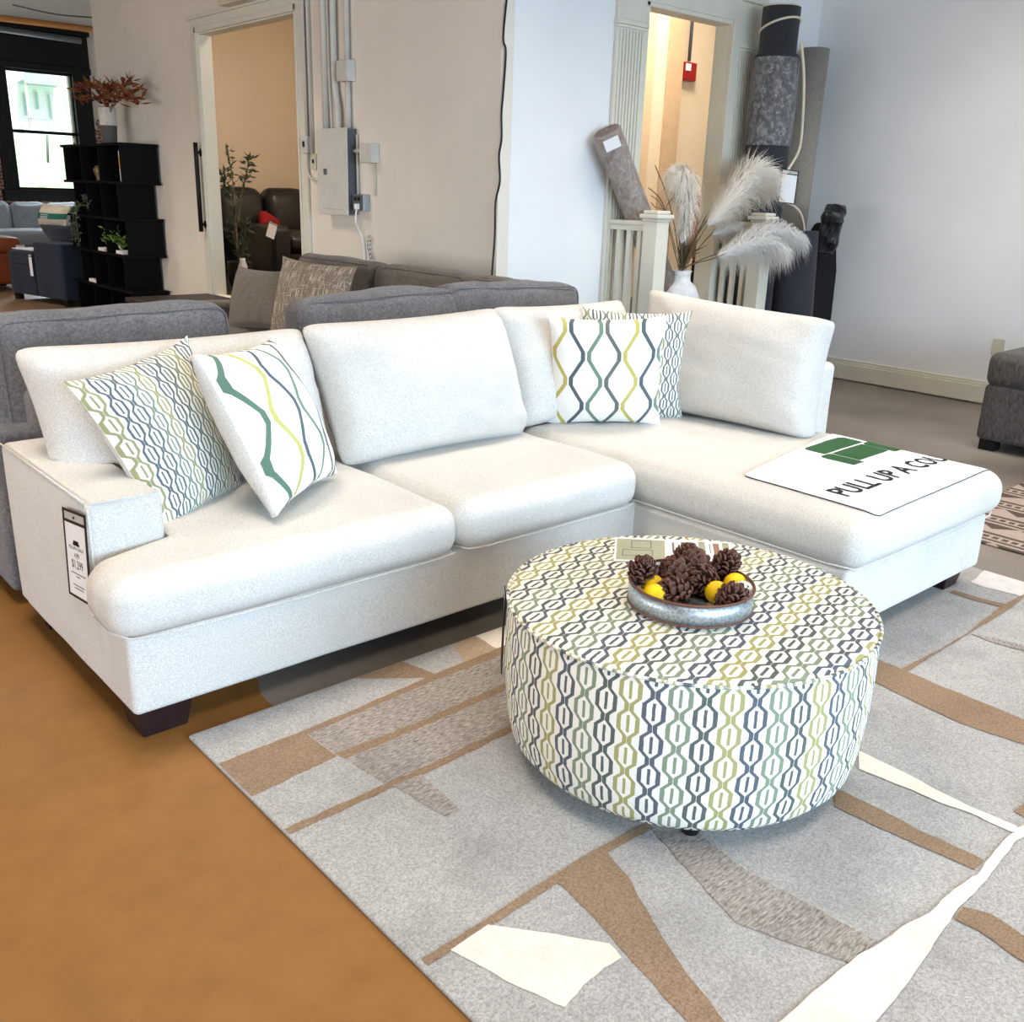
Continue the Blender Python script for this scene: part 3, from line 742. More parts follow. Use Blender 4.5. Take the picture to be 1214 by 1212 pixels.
# tray with pine cones
TX, TY, TZ = 1.952+SX, 1.435+SY, .4665+SZ
tr = thing('round_tray', 'round galvanised metal tray on the patterned ottoman', 'tray', (TX, TY, TZ))
R = .160
MB().lathe([(.0005, .003), (R-.004, .003), (R-.002, .006), (R-.002, .058), (R, .058), (R, 0), (.0005, 0)], 64, rot((TX, TY, TZ)), cap=(False, False)).build('tray_wall', 'galv', tr)
MB().tube([(TX+R*math.cos(2*PI*k/64), TY+R*math.sin(2*PI*k/64), TZ+.059) for k in range(64)], .0035, 8, closed=True).build('rim', 'rust', tr)
MB().tube([(TX+R*math.cos(2*PI*k/64), TY+R*math.sin(2*PI*k/64), TZ+.003) for k in range(64)], .003, 8, closed=True).build('base_rim', 'rust', tr)
def cone_mesh(L, Rm):
    core = MB().lathe([(.002, 0), (Rm*.5, L*.15), (Rm*.55, L*.4), (Rm*.35, L*.8), (.002, L)], 10)
    sc = MB(); k = 0
    rnd = random.Random(int(L*9999+Rm*777))
    for i in range(9):
        t = i/8; z = L*(.08+.86*t); r = Rm*max(.25, math.sin(PI*(.24+.70*t)))**.7; n = max(4, int(9*(1-.5*t)))
        for j in range(n):
            w = 2*PI*(j/n+.382*i)+rnd.uniform(-.12, .12); up = .05+1.15*t+rnd.uniform(-.12, .12); ln = r*.82; wd = r*.27
            c, s_ = math.cos(w), math.sin(w); rad = V((c, s_, 0)); fw = rad*math.cos(up)+V((0, 0, math.sin(up))); nn = rad*-math.sin(up)+V((0, 0, math.cos(up)))
            a = rad*r*.3+V((0, 0, z)); tip = a+fw*ln; sd = V((-s_, c, 0))*wd; mid = a+fw*ln*.75
            lo, hi = -nn*.0015, nn*.003
            sc.add([a-sd*.35+lo, mid-sd+lo, tip-sd*.4+hi, tip+sd*.4+hi, mid+sd+lo, a+sd*.35+lo, a-sd*.35+hi, mid-sd+hi, tip-sd*.4+hi*2.6, tip+sd*.4+hi*2.6, mid+sd+hi, a+sd*.35+hi],
                   [(5,4,3,2,1,0), (6,7,8,9,10,11), (1,2,8,7), (2,3,9,8), (3,4,10,9), (0,1,7,6), (4,5,11,10)])
    return core, sc
CONES = [  # x, y, z(base), rx, ry, length, radius, label
 (1.890, 1.555, .50, .4, -.25, .07, .040, 'rust tipped pine cone propped against the left rim of the tray'),
 (2.055, 1.555, .485, .5, .3, .075, .040, 'pine cone at the back of the tray under the card strip'),
 (2.010, 1.480, .505, 1.1, .6, .085, .045, 'large pine cone topping the heap in the tray middle'),
 (1.955, 1.47, .49, 1.1, -.5, .085, .045, 'pine cone lying left of centre behind the front pair of lemons'),
 (1.925, 1.415, .474, 1.2, .2, .085, .045, 'pine cone lying in the front middle of the tray'),
 (2.050, 1.450, .495, 1.2, 1.0, .085, .044, 'reddish pine cone lying right of the heap top'),
 (2.105, 1.46, .50, .35, .5, .075, .038, 'pine cone with spread scales rising at the right back of the tray'),
 (1.968, 1.335, .475, .5, .1, .07, .042, 'pine cone standing at the front right between lemon and woven ball'),
 (1.945, 1.352, .480, 1.2, -.7, .07, .036, 'small pine cone lying low at the front of the tray beside the husk'),
 (2.0, 1.56, .475, 1.2, -.2, .08, .038, 'dark pine cone lying deep at the back of the tray')]
for i, (x, y, z, rx, ry, L, Rm, lab) in enumerate(CONES):
    x += SX; y += SY; z += .009+SZ
    t = thing('pine_cone', lab, 'pine cone', (x, y, z), 'pine cones in the tray')
    core, sc = cone_mesh(L, Rm); mt = rot((x, y, z), rx, ry, i*.9)
    core.v = [mt @ p for p in core.v]; sc.v = [mt @ p for p in sc.v]
    core.build('core', 'cone_core', t); sc.build('scales', 'cone', t, smooth=False)
for x, y, z, lab in ((1.858, 1.478, .488, 'lemon yellow ball at the front left of the tray'), (1.895, 1.515, .492, 'lemon yellow ball peeking out behind the front left one'),
                     (2.0, 1.388, .49, 'lemon yellow ball half hidden behind the front right pine cone'), (2.075, 1.385, .495, 'lemon yellow ball at the right rim above the woven white one')):
    x += SX; y += SY; z += .009+SZ; q = MB().ball((x, y, z), .031, 20, 14, sq=(1, 1, .97)); quick(q, 'lemon_ball', 'yellow', lab, 'ball', 'yellow balls in the tray')
rb = MB()
for k in range(16):
    ax = V((random.uniform(-1, 1), random.uniform(-1, 1), random.uniform(-1, 1))).normalized(); u = ax.orthogonal().normalized(); v_ = ax.cross(u); rr = .027*random.uniform(.9, 1)
    rb.tube([V((2.042+SX, 1.336+SY, .508+SZ))+ax*(.006*random.uniform(-1, 1))+(u*math.cos(2*PI*a/24)+v_*math.sin(2*PI*a/24))*rr for a in range(24)], .0016, 5, closed=True)
quick(rb, 'rattan_ball', 'rattan', 'white woven rattan ball at the right edge of the tray', 'ball')
quick(MB().ball((1.846+SX, 1.518+SY, .488+SZ), .021, 14, 10, sq=(1.2, 1, .8)), 'seed_pod', 'pod', 'tan seed pod tucked at the left rim of the tray', 'pod')
quick(MB().soft((.05, .035, .03), .01, rot((1.915+SX, 1.338+SY, .490+SZ), .4, .3, .5), n=(3, 3, 2), nz=(.008, 40, 3)), 'dried_husk', 'brown_bit', 'jagged brown husk at the front of the tray', 'husk')
quick(MB().soft((.045, .04, .025), .01, rot((1.90+SX, 1.455+SY, .482+SZ), .2, .6, 1.5), n=(3, 3, 2), nz=(.008, 40, 5)), 'dried_husk', 'brown_bit', 'brown husk lying beside the front left lemon ball', 'husk')

# swatch cards lying behind the tray
def card(quad, label, panels, z, name='swatch_card'):
    TL, TR, BR, BL = [V((x+SX, y+SY, z+SZ)) for x, y in quad]
    r = thing(name, label, 'card', tuple((BL+BR)/2), 'swatch cards on the round ottoman')
    def at(u, v, d=0): return TL*(1-u)*(1-v)+TR*u*(1-v)+BR*u*v+BL*(1-u)*v+V((0, 0, d))
    m = MB()
    def qb(u0, v0, u1, v1, d0, d1, mi):
        p = [at(u0, v1, d0), at(u1, v1, d0), at(u1, v0, d0), at(u0, v0, d0), at(u0, v1, d1), at(u1, v1, d1), at(u1, v0, d1), at(u0, v0, d1)]
        m.add(p, [(0,3,2,1),(4,5,6,7),(0,1,5,4),(1,2,6,5),(2,3,7,6),(3,0,4,7)], mi)
    qb(0, 0, 1, 1, 0, .0016, 0); m.build('sheet', 'paper', r, smooth=False); m = MB()
    for u0, u1, mi in panels: qb(u0, .06, u1, .94, .0016, .0019, mi)
    for u0, u1, mi in panels:
        w = u1-u0
        if mi == 0:   # line drawing of a sofa plan
            for a in ((.30, .12, .72, .14), (.30, .12, .32, .45), (.70, .12, .72, .45), (.30, .43, .72, .45), (.12, .52, .75, .54), (.12, .52, .14, .78), (.12, .76, .75, .78), (.73, .52, .75, .78)):
                qb(u0+w*a[0], a[1], u0+w*a[2], a[3], .0019, .0021, 3)
        elif mi == 1:  # fabric swatch pictures
            qb(u0+w*.45, .12, u0+w*.9, .7, .0019, .0021, 2); qb(u0+w*.15, .15, u0+w*.22, .6, .0019, .0021, 3)
    m.build('print', ['khaki', plain('pale pink print', (236, 224, 226), .7), 'pinkish', 'ink_grey'], r, smooth=False)
    return r
card([(2.186, 1.912), (2.300, 1.800), (2.150, 1.672), (2.030, 1.775)], 'sofa plan card with olive panel at the left of the card row', [(.04, .96, 0)], .4565)
card([(2.297, 1.803), (2.372, 1.732), (2.232, 1.612), (2.147, 1.675)], 'pink swatch card between the two olive cards', [(.06, .94, 1)], .457)
card([(2.368, 1.736), (2.440, 1.660), (2.300, 1.545), (2.230, 1.615)], 'swatch card with olive strips at the right end of the row', [(.02, .22, 0), (.28, .66, 1), (.72, .92, 0)], .4575)

# ------------------------------------------------------------------ rugs
RUG = [
 ('brown', [(0.903, 2.156), (1.178, 2.159), (1.185, 1.998), (0.919, 1.975)]),
 ('brown', [(0.907, 2.166), (1.185, 2.172), (1.35, 2.18), (1.663, 2.21), (1.985, 2.225), (2.206, 2.235), (2.152, 2.177), (1.944, 2.177), (1.648, 2.175), (1.343, 2.155), (1.18, 2.147), (0.905, 2.145)]),
 ('heather', [(1.18, 2.147), (1.343, 2.155), (1.648, 2.175), (1.944, 2.177), (2.152, 2.177), (2.014, 2.032), (1.811, 2.024), (1.458, 2.004), (1.188, 2.004)]),
 ('brown', [(1.185, 2.012), (1.458, 2.004), (1.811, 2.024), (2.014, 2.032), (1.974, 1.99), (1.788, 1.985), (1.435, 1.973), (1.196, 1.973)]),
 ('heather', [(1.196, 1.973), (1.435, 1.973), (1.788, 1.985), (1.974, 1.99), (1.815, 1.822), (1.659, 1.824), (1.36, 1.806), (1.214, 1.805)]),
 ('brown', [(0.906, 1.805), (1.215, 1.807), (1.36, 1.806), (1.662, 1.822), (1.942, 1.83), (1.912, 1.799), (1.637, 1.793), (1.35, 1.78), (1.207, 1.782), (0.909, 1.78)]),
 ('heather', [(1.226, 1.79), (1.315, 1.783), (1.298, 1.594), (1.252, 1.592)]),
 ('brown', [(1.445, 2.354), (1.65, 2.347), (1.685, 2.202), (1.654, 2.198)]),
 ('tan', [(1.868, 2.356), (1.963, 2.365), (1.956, 2.228), (1.806, 2.216)]),
 ('cream', [(1.963, 2.365), (2.324, 2.359), (2.206, 2.235), (1.958, 2.226)]),
 ('brown', [(0.928, 1.257), (1.087, 1.26), (1.265, 1.268), (1.436, 1.271), (1.633, 1.261), (1.623, 1.234), (1.414, 1.25), (1.244, 1.242), (1.073, 1.237), (0.926, 1.235)]),
 ('cream', [(0.988, 1.239), (1.094, 1.245), (1.177, 1.145), (1.256, 1.042), (1.247, 0.999), (1.196, 1.003), (1.129, 0.997), (1.068, 0.983), (1.029, 1.085), (1.003, 1.186)]),
 ('brown', [(1.301, 1.256), (1.469, 1.257), (1.441, 1.152), (1.374, 1.02), (1.317, 0.887), (1.278, 0.757), (1.264, 0.706), (1.211, 0.749), (1.224, 0.812), (1.263, 1.011), (1.29, 1.143)]),
 ('heather', [(1.613, 1.223), (1.698, 1.15), (1.675, 1.031), (1.676, 0.949), (1.69, 0.804), (1.702, 0.681), (1.601, 0.687), (1.553, 0.796), (1.512, 0.906), (1.541, 1.002)]),
 ('pale', [(3.926, 1.467), (4.143, 1.496), (4.131, 1.332), (4.133, 1.258), (3.947, 1.26), (3.945, 1.301), (3.919, 1.4)]),
 ('brown', [(3.744, 1.474), (3.784, 1.473), (3.788, 1.363), (3.81, 1.27), (3.763, 1.274), (3.743, 1.368)]),
 ('brown', [(2.944, 1.265), (3.162, 1.253), (3.403, 1.252), (3.774, 1.279), (3.951, 1.273), (4.169, 1.272), (4.142, 1.262), (3.929, 1.258), (3.722, 1.246), (3.454, 1.246), (3.148, 1.246), (2.937, 1.243)]),
 ('heather', [(3.417, 1.242), (3.446, 1.187), (3.471, 1.073), (3.486, 1.016), (3.441, 0.999), (3.425, 1.055), (3.406, 1.17)]),
 ('brown', [(2.943, 1.423), (2.941, 1.33), (2.944, 1.293), (2.941, 1.253), (2.93, 1.141), (2.931, 1.051), (2.928, 0.943), (2.923, 0.859), (2.916, 0.758), (2.773, 0.707), (2.776, 0.801), (2.768, 0.85), (2.747, 0.968), (2.757, 1.108), (2.777, 1.248), (2.786, 1.334)]),
 ('brown', [(2.413, 0.685), (2.47, 0.681), (2.561, 0.669), (2.502, 0.647), (2.406, 0.656)]),
 ('brown', [(2.141, 1.042), (2.141, 0.997), (2.144, 0.895), (2.139, 0.802), (2.147, 0.728), (2.152, 0.65), (2.098, 0.65), (2.088, 0.738), (2.076, 0.83), (2.063, 0.944), (2.061, 0.995)]),
 ('brown', [(1.951, 0.609), (1.977, 0.56), (1.964, 0.482), (1.953, 0.4), (1.868, 0.369), (1.885, 0.451), (1.904, 0.558), (1.897, 0.604)]),
 ('cream', [(2.357, 1.093), (2.356, 1.059), (2.355, 0.953), (2.344, 0.852), (2.341, 0.769), (2.352, 0.657), (2.345, 0.643), (2.316, 0.65), (2.313, 0.756), (2.295, 0.829), (2.292, 0.899), (2.28, 0.981), (2.271, 1.044)]),
 ('cream', [(1.255, 0.7), (1.365, 0.694), (1.459, 0.694), (1.554, 0.69), (1.636, 0.686), (1.706, 0.673), (1.807, 0.664), (1.873, 0.649), (1.994, 0.649), (2.088, 0.636), (2.211, 0.648), (2.306, 0.649), (2.486, 0.634), (2.414, 0.608), (2.287, 0.63), (2.142, 0.619), (2.016, 0.612), (1.943, 0.615), (1.832, 0.604), (1.722, 0.591), (1.647, 0.583), (1.564, 0.578), (1.508, 0.576), (1.412, 0.569)]),
]
rg = MB().soft((3.21, 3.2, .014), .006, rot((2.52, .752, .007)), n=(30, 30, 1), nz=(.0, 1, 0))
mm = {'grey': 0, 'brown': 1, 'tan': 2, 'heather': 3, 'cream': 4, 'pale': 5}
for k, (c, poly) in enumerate(RUG):
    z = .0144+.00012*k; pts = []
    for i in range(len(poly)):
        a, b_ = V((*poly[i], 0)), V((*poly[(i+1) % len(poly)], 0)); L = (b_-a).length; ns = max(1, int(L/.02)); d = V((-(b_-a).y, (b_-a).x, 0))
        if d.length > 0: d.normalize()
        for j in range(ns): pts.append(a.lerp(b_, j/ns)+(d*noise.noise(V((a.x+j*.5, a.y*3, k)))*.004 if 0 < j else V((0, 0, 0))))
    pts = [V((min(max(p.x, .918), 4.118), min(p.y, 2.344), z)) for p in pts]
    area = sum(pts[i].x*pts[(i+1) % len(pts)].y-pts[(i+1) % len(pts)].x*pts[i].y for i in range(len(pts)))
    if area < 0: pts.reverse()
    rg.add(pts, [tuple(range(len(pts)))], mm[c])
rgo = quick(rg, 'area_rug', ['rug_grey', 'rug_brown', 'rug_tan', 'rug_heather', 'rug_cream', 'rug_pale'], 'large grey abstract area rug with brown and ivory shapes', 'rug', smooth=False)
km = MB().soft((2.2, 2.5, .01), .004, rot((5.6, .72, .006)), n=(10, 10, 1), nz=(.003, 2, 3))
quick(km, 'tribal_rug', 'kilim', 'brown and pink tribal patterned rug beyond the chaise', 'rug')
# ------------------------------------------------------------------ grey sectional behind the cream one
gs = thing('sectional_sofa', 'grey L shaped sectional standing back to back with the cream sofa', 'sofa', (2.4, 4.2, 0))
GV = 'grey_velvet'; TP = 'taupe'
MB().soft((3.15, .95, .26), .03, rot((2.375, 4.07, .18)), n=(10, 5, 2)).build('base', GV, gs)
MB().soft((1.0, 3.3, .26), .03, rot((3.45, 5.85, .18)), n=(5, 10, 2)).build('base', TP, gs)
MB().soft((.24, .97, .61), .03, rot((.925, 4.08, .355)), n=(3, 6, 4), nz=(.004, 4, 1)).build('arm', GV, gs)
MB().soft((2.95, .15, .68), .03, rot((2.42, 3.66, .44)), n=(10, 2, 4), nz=(.004, 4, 2)).build('back_frame', GV, gs)
MB().soft((.17, 3.8, .72), .03, rot((3.87, 5.6, .44)), n=(2, 10, 4), nz=(.004, 4, 3)).build('back_frame', TP, gs)
MB().soft((.98, .24, .56), .06, rot((3.44, 7.42, .33)), n=(5, 3, 4), nz=(.004, 4, 4)).build('arm', TP, gs)
for x0, x1 in ((1.06, 2.0), (2.01, 2.93)):
    MB().soft((x1-x0, .85, .18), .05, rot(((x0+x1)/2, 4.16, .385)), n=(6, 6, 2), puff=(0, 0, .02), nz=(.004, 4, 5)).build('seat_cushion', GV, gs)
for y0, y1 in ((3.74, 4.9), (4.91, 6.1), (6.11, 7.29)):
    MB().soft((.85, y1-y0, .18), .05, rot((3.36, (y0+y1)/2, .385)), n=(6, 6, 2), puff=(0, 0, .02), nz=(.004, 4, 6)).build('seat_cushion', TP, gs)
def gcush(c, size, mt, seed, rx=0, ry=0, rz=0):
    m = rot(c, rx, ry, rz)
    q = MB().soft(size, .06, m, n=(9, 3, 6), puff=(.015, .02, .02), nz=(.014, 5, seed)).build('back_cushion', mt, gs)
    h = [s_/2 for s_ in size]
    pts = [m @ V((x, -h[1]*1.02+.012, z)) for x, z in rrect(-h[0]+.02, h[0]-.02, -h[2]+.02, h[2]-.015, .05, 4)]
    MB().tube(pts, .004, 6, closed=True).build('piping', mt, q)
gcush((1.325, 3.79, .765), (.90, .20, .53), GV, 3, rx=-.06, ry=-.02)
gcush((2.535, 3.80, .775), (.86, .22, .53), GV, 6, rx=-.10, ry=-.03)
gcush((3.40, 3.85, .775), (.88, .22, .54), GV, 9, rx=-.10, rz=-.05, ry=.02)
for y0, y1, s_ in ((5.42, 6.40, 1), (4.43, 5.42, 4), (3.95, 4.43, 7)):
    gcush((3.66, (y0+y1)/2, .76), (y1-y0-.01, .22, .54), TP, s_, rx=-.12, rz=-PI/2)
for x0, y0 in ((.85, 3.62), (.85, 4.42), (3.8, 3.62), (3.8, 7.4), (3.02, 7.4)):
    MB().box((x0, y0, 0), (x0+.08, y0+.08, .06)).build('leg', 'black', gs, smooth=False)
pil([(3.5, 7.158, 0.894), (3.42, 6.277, 0.926), (3.2, 5.826, 0.579), (3.26, 6.911, 0.456)], .2, [TP, TP], 'plain taupe pillow leaning by the far arm of the grey sectional', 'pillows on the grey sectional', 21, pinch=.06, ear=.04)
pil([(3.38, 6.218, 1.029), (3.38, 5.29, 1.029), (3.12, 5.059, 0.637), (3.12, 5.972, 0.555)], .18, ['plaid', TP], 'taupe and white plaid pillow with fringed edge on the grey sectional', 'pillows on the grey sectional', 23, pinch=.05, ear=.04)
pil([(1.123, 4.12, 0.97), (1.373, 4.0, 1.01), (1.463, 3.98, 0.822), (1.072, 4.1, 0.803)], .12, [GV, GV], 'flat grey cushion lying behind the left back cushion of the grey sectional', 'pillows on the grey sectional', 25, pinch=.03)

# grey ottoman by the right wall
go = thing('storage_ottoman', 'dark grey brushed ottoman with a lift lid by the right wall', 'ottoman', (6.8, 2.1, 0))
MB().soft((.98, .95, .36), .03, rot((6.86, 2.06, .25)), n=(6, 6, 3), nz=(.004, 4, 1)).build('base', 'grey_ott', go)
MB().soft((1.0, .97, .22), .06, rot((6.86, 2.06, .525)), n=(8, 8, 3), puff=(.01, .01, .02), nz=(.006, 4, 5)).build('lid', 'grey_ott', go)
for x0, y0 in ((6.39, 2.41), (6.39, 1.63), (7.22, 2.41), (7.22, 1.63)): MB().box((x0, y0, 0), (x0+.1, y0+.1, .08)).build('leg', 'black', go, smooth=False)
ow = quick(MB().box((7.952, 3.07, .40), (7.96, 3.16, .53)), 'wall_outlet', 'outlet', 'ivory outlet plate on the right wall above the grey ottoman', 'outlet', smooth=False, bevel=.002)

# ------------------------------------------------------------------ stair railings
def railing(name, x, label, bal):
    r = thing(name, label, 'railing', (x, 4.62, 0), 'railings of the white steps')
    n = MB(); n.box((x-.065, 4.555, 0), (x+.065, 4.685, 1.345)).build('newel_post', 'trim_white', r, smooth=False, bevel=.006)
    c = MB(); c.box((x-.09, 4.53, 1.365), (x+.09, 4.71, 1.395)); c.box((x-.075, 4.545, 1.345), (x+.075, 4.695, 1.365)); c.box((x-.07, 4.55, 1.395), (x+.07, 4.69, 1.42)); c.build('cap', 'trim_white', r, smooth=False, bevel=.01)
    q = MB(); q.box((x-.03, 4.686, 1.275), (x+.03, 5.04, 1.315)); q.box((x-.04, 4.686, 1.315), (x+.04, 5.04, 1.345)); q.build('handrail', 'trim_white', r, smooth=False, bevel=.006)
    MB().box((x-.025, 4.686, .48), (x+.025, 5.04, .52)).build('bottom_rail', 'trim_white', r, smooth=False)
    for y in bal: MB().box((x-.018, y-.018, .52), (x+.018, y+.018, 1.275)).build('baluster', 'trim_white', r, smooth=False)
    return r
railing('stair_railing', 5.46, 'white newel post and balustrade left of the steps under the wrapped brown roll', (4.76, 4.86, 4.96))
railing('stair_railing', 6.76, 'white newel post and balustrade right of the steps beside the tall dark rug roll', (4.76, 4.86, 4.96))

# ------------------------------------------------------------------ floor vase with pampas
VX, VY = 6.02, 4.80
quick(MB().lathe([(.06, 0), (.115, .01), (.145, .10), (.156, .24), (.150, .36), (.115, .44), (.072, .48), (.066, .53), (.078, .56), (.070, .56), (.058, .53), (.058, .2)], 36, rot((VX, VY, .42)), cap=(True, True)), 'floor_vase', 'vase_white', 'whitewashed ceramic floor vase on the steps between the railings', 'vase')
def plume(axis, rad, mt, label, nh, droop=.5, base=None):
    ax = smooth_path(axis, 8); t = thing('pampas_stem', label, 'pampas grass', tuple(ax[0]), 'pampas stems in the floor vase')
    MB().tube(smooth_path([base or (VX, VY, .80)]+[(V((VX, VY, .985))+(V(axis[0])-V((VX, VY, .985)))*.02)]+list(axis), 4), .0045, 6).build('stalk', 'stem', t)
    rnd = random.Random(label); m = MB()
    for k in range(nh):
        s_ = rnd.random()**.9; i = min(int(s_*(len(ax)-1)), len(ax)-2); p = ax[i].lerp(ax[i+1], s_*(len(ax)-1)-i); d = (ax[i+1]-ax[i]).normalized()
        a = V((rnd.gauss(0, 1), rnd.gauss(0, 1), rnd.gauss(0, 1))); a = (a-d*a.dot(d)).normalized()
        env = max(.18, math.sin(PI*min(1, .12+.8*s_))**.7); L = rad*env*rnd.uniform(.7, 1.35)
        e1 = p+a*L*.55+d*L*.75; e2 = p+a*L*rnd.uniform(.8, 1.1)+d*L*rnd.uniform(.8, 1.4)+V((0, 0, -L*droop*rnd.uniform(.5, 1.4)))
        w = d.cross(a)*.0017
        m.add([p-w, p+w, e1+w, e1-w, e2], [(0, 1, 2, 3), (3, 2, 4)])
    m.build('plume', mt, t, smooth=False)
plume([(5.862, 4.7, 1.18), (5.872, 4.7, 1.391), (5.838, 4.7, 1.569), (5.766, 4.7, 1.665)], .15, 'pampas', 'upright white pampas plume over the middle of the floor vase', 2600, .9)
plume([(6.095, 4.66, 1.316), (6.318, 4.66, 1.49), (6.538, 4.66, 1.656), (6.771, 4.66, 1.676)], .20, 'pampas', 'largest cream pampas plume fanning up to the right', 3600, .5)
plume([(6.09, 4.45, 1.156), (6.351, 4.45, 1.24), (6.7, 4.45, 1.289), (7.07, 4.45, 1.224)], .13, 'pampas_grey', 'grey pampas plume arching in front of the right newel cap', 2200, 1.0)
plume([(5.908, 4.4, 1.108), (6.155, 4.4, 1.171), (6.473, 4.4, 1.205), (6.769, 4.4, 1.151)], .12, 'pampas_grey', 'lowest grey pampas plume drooping across the right balusters', 2200, 1.1)
plume([(6.236, 4.72, 1.251), (6.36, 4.72, 1.276), (6.5, 4.72, 1.289), (6.638, 4.72, 1.263)], .09, 'pampas_grey', 'small pampas tuft between the two large plumes', 900, .9)
dl = MB()
rnd = random.Random(4)
for pts in ([(5.916, 4.74, 1.004), (5.816, 4.74, 1.299), (5.689, 4.74, 1.535), (5.534, 4.74, 1.731)], [(5.93, 4.76, 1.002), (5.8, 4.76, 1.238), (5.673, 4.76, 1.476), (5.502, 4.76, 1.576)], [(5.951, 4.72, 1.005), (6.06, 4.72, 1.239), (6.277, 4.72, 1.457), (6.391, 4.72, 1.539)]):
    s_ = smooth_path(pts, 6); dl.tube(s_, [.004]*(len(s_)-1)+[.001], 5)
for k in range(46):
    bx, bz = rnd.uniform(-.10, .16), rnd.uniform(.10, .52); p0 = V((VX+rnd.uniform(-.03, .03), VY+rnd.uniform(-.03, .03), .96)); p1 = V((VX+bx*1.2, VY-.05+rnd.uniform(-.06, .06), .99+bz))
    mid = p0.lerp(p1, .5)+V((0, 0, .05)); d = (p1-p0).normalized(); w = d.cross(V((0, 1, 0))).normalized()*.009
    dl.add([p0, mid-w, p1, mid+w], [(0, 1, 2, 3)])
quick(dl, 'dried_grass', plain('dark dried leaves', (104, 88, 64), .85), 'brown dried grass blades filling the mouth of the floor vase', 'dried grass', smooth=False)['kind'] = 'stuff'
cw = MB()
for pts in ([(5.897, 4.77, 1.114), (5.768, 4.77, 1.346), (5.656, 4.77, 1.475), (5.557, 4.77, 1.52)], [(5.798, 4.77, 1.346), (5.736, 4.77, 1.447), (5.823, 4.77, 1.526), (5.722, 4.77, 1.558)], [(5.738, 4.77, 1.429), (5.623, 4.77, 1.439), (5.563, 4.77, 1.473)]): cw.tube(smooth_path(pts, 5), .0035, 5)
quick(cw, 'curly_branch', 'stem', 'thin curly bare branch left of the white plume', 'branch')

# ------------------------------------------------------------------ rolled rugs in the corner
def roll(name, a, b, r, mt, label, group, spiral=True):
    a, b = V(a), V(b); t = thing(name, label, 'rolled rug', tuple(a), group); L = (b-a).length
    m = frame(a, (b-a).orthogonal(), (b-a).cross((b-a).orthogonal()))
    MB().lathe([(r, 0), (r, L)], 40, m).build('rolled_pile', mt, t, angle=1)
    if spiral:
        s_ = MB(); s_.tube([m @ V(((r*(1-.11*k/14))*math.cos(k*.45), (r*(1-.11*k/14))*math.sin(k*.45), L+.004)) for k in range(0, 90)], .008, 5); s_.build('edge_spiral', 'cord', t)
    return t, m, L
G = 'rolled rugs in the corner'
t, m, L = roll('rolled_rug', (6.16, 4.90, .54), (5.22, 4.925, 1.93), .10, 'rug_roll', 'plastic wrapped brown rolled rug leaning over the left railing', G, spiral=False)
MB().lathe([(.103, .75), (.106, .9), (.104, 1.3), (.106, L), (.09, L+.015)], 40, m, cap=(False, False)).build('plastic_wrap', 'wrap', t)
mi_ = m.inverted(); cdir = (mi_ @ V((0, 0, 1.5))); LA = math.atan2(cdir.y, cdir.x)+PI/2; q = MB(); q.box((-.05, -.112, L-.09), (.06, -.108, L-.01), 0, m @ Matrix.Rotation(LA, 4, 'Z')); q.build('label_sticker', 'paper', t, smooth=False)
t, m, L = roll('rolled_rug', (6.98, 4.81, 0), (6.98, 4.81, 2.93), .145, 'felt', 'tallest charcoal rolled rug standing right of the fluted doorway', G)
MB().lathe([(.146, 0), (.176, .004), (.176, 2.58), (.146, 2.61)], 40, rot((6.98, 4.81, 0)), cap=(False, False)).build('outer_layer', 'felt', t)
MB().lathe([(.178, 1.93), (.186, 2.0), (.188, 2.2), (.184, 2.5), (.179, 2.57)], 40, rot((6.98, 4.81, 0)), cap=(False, False)).build('plastic_wrap', 'wrap', t)
MB().tube([(6.98+.15*math.cos(a), 4.81+.15*math.sin(a), 2.80-.05*math.sin(a)) for a in [k*PI/20 for k in range(40)]], .009, 6, closed=True).build('tie_cord', 'cord', t)
t, m, L = roll('rolled_rug', (7.66, 4.93, 0), (7.70, 4.93, 2.73), .115, 'oatmeal', 'oatmeal woven rolled rug standing in the corner behind the dark one', G, spiral=False)
t, m, L = roll('rolled_rug', (7.28, 4.55, 0), (7.24, 4.60, 1.28), .17, 'felt', 'shorter charcoal rolled rug standing right of the right newel post', G, spiral=False)
fr = MB(); fx = Matrix.Translation((0, 4.66, 0)) @ Matrix.Rotation(PI/2, 4, 'X')
fr.prism([(7.50, 0), (7.90, 0), (7.905, .6), (7.89, .95), (7.82, 1.2), (7.76, 1.32), (7.66, 1.36), (7.56, 1.25), (7.52, .9)], -.06, .10, fx)
quick(fr, 'folded_rug', 'felt_black', 'black folded rug standing against the right wall', 'folded rug', bevel=.04)
bg = MB().soft((.22, .16, .36), .03, rot((7.47, 4.44, 1.30), .1, -.3, .5), n=(6, 5, 7), nz=(.03, 11, 9))
quick(bg, 'plastic_bag', 'bin_bag', 'crumpled black plastic bag wedged beside the right newel post', 'bag', smooth=False)
price_tag('paper_sleeve', [(6.909, 4.6, 1.757), (7.119, 4.58, 1.746), (7.06, 4.58, 1.467), (6.903, 4.6, 1.502)], 'blank white paper in a black sleeve hanging on the tall charcoal roll', lines=False, cat='paper sleeve')
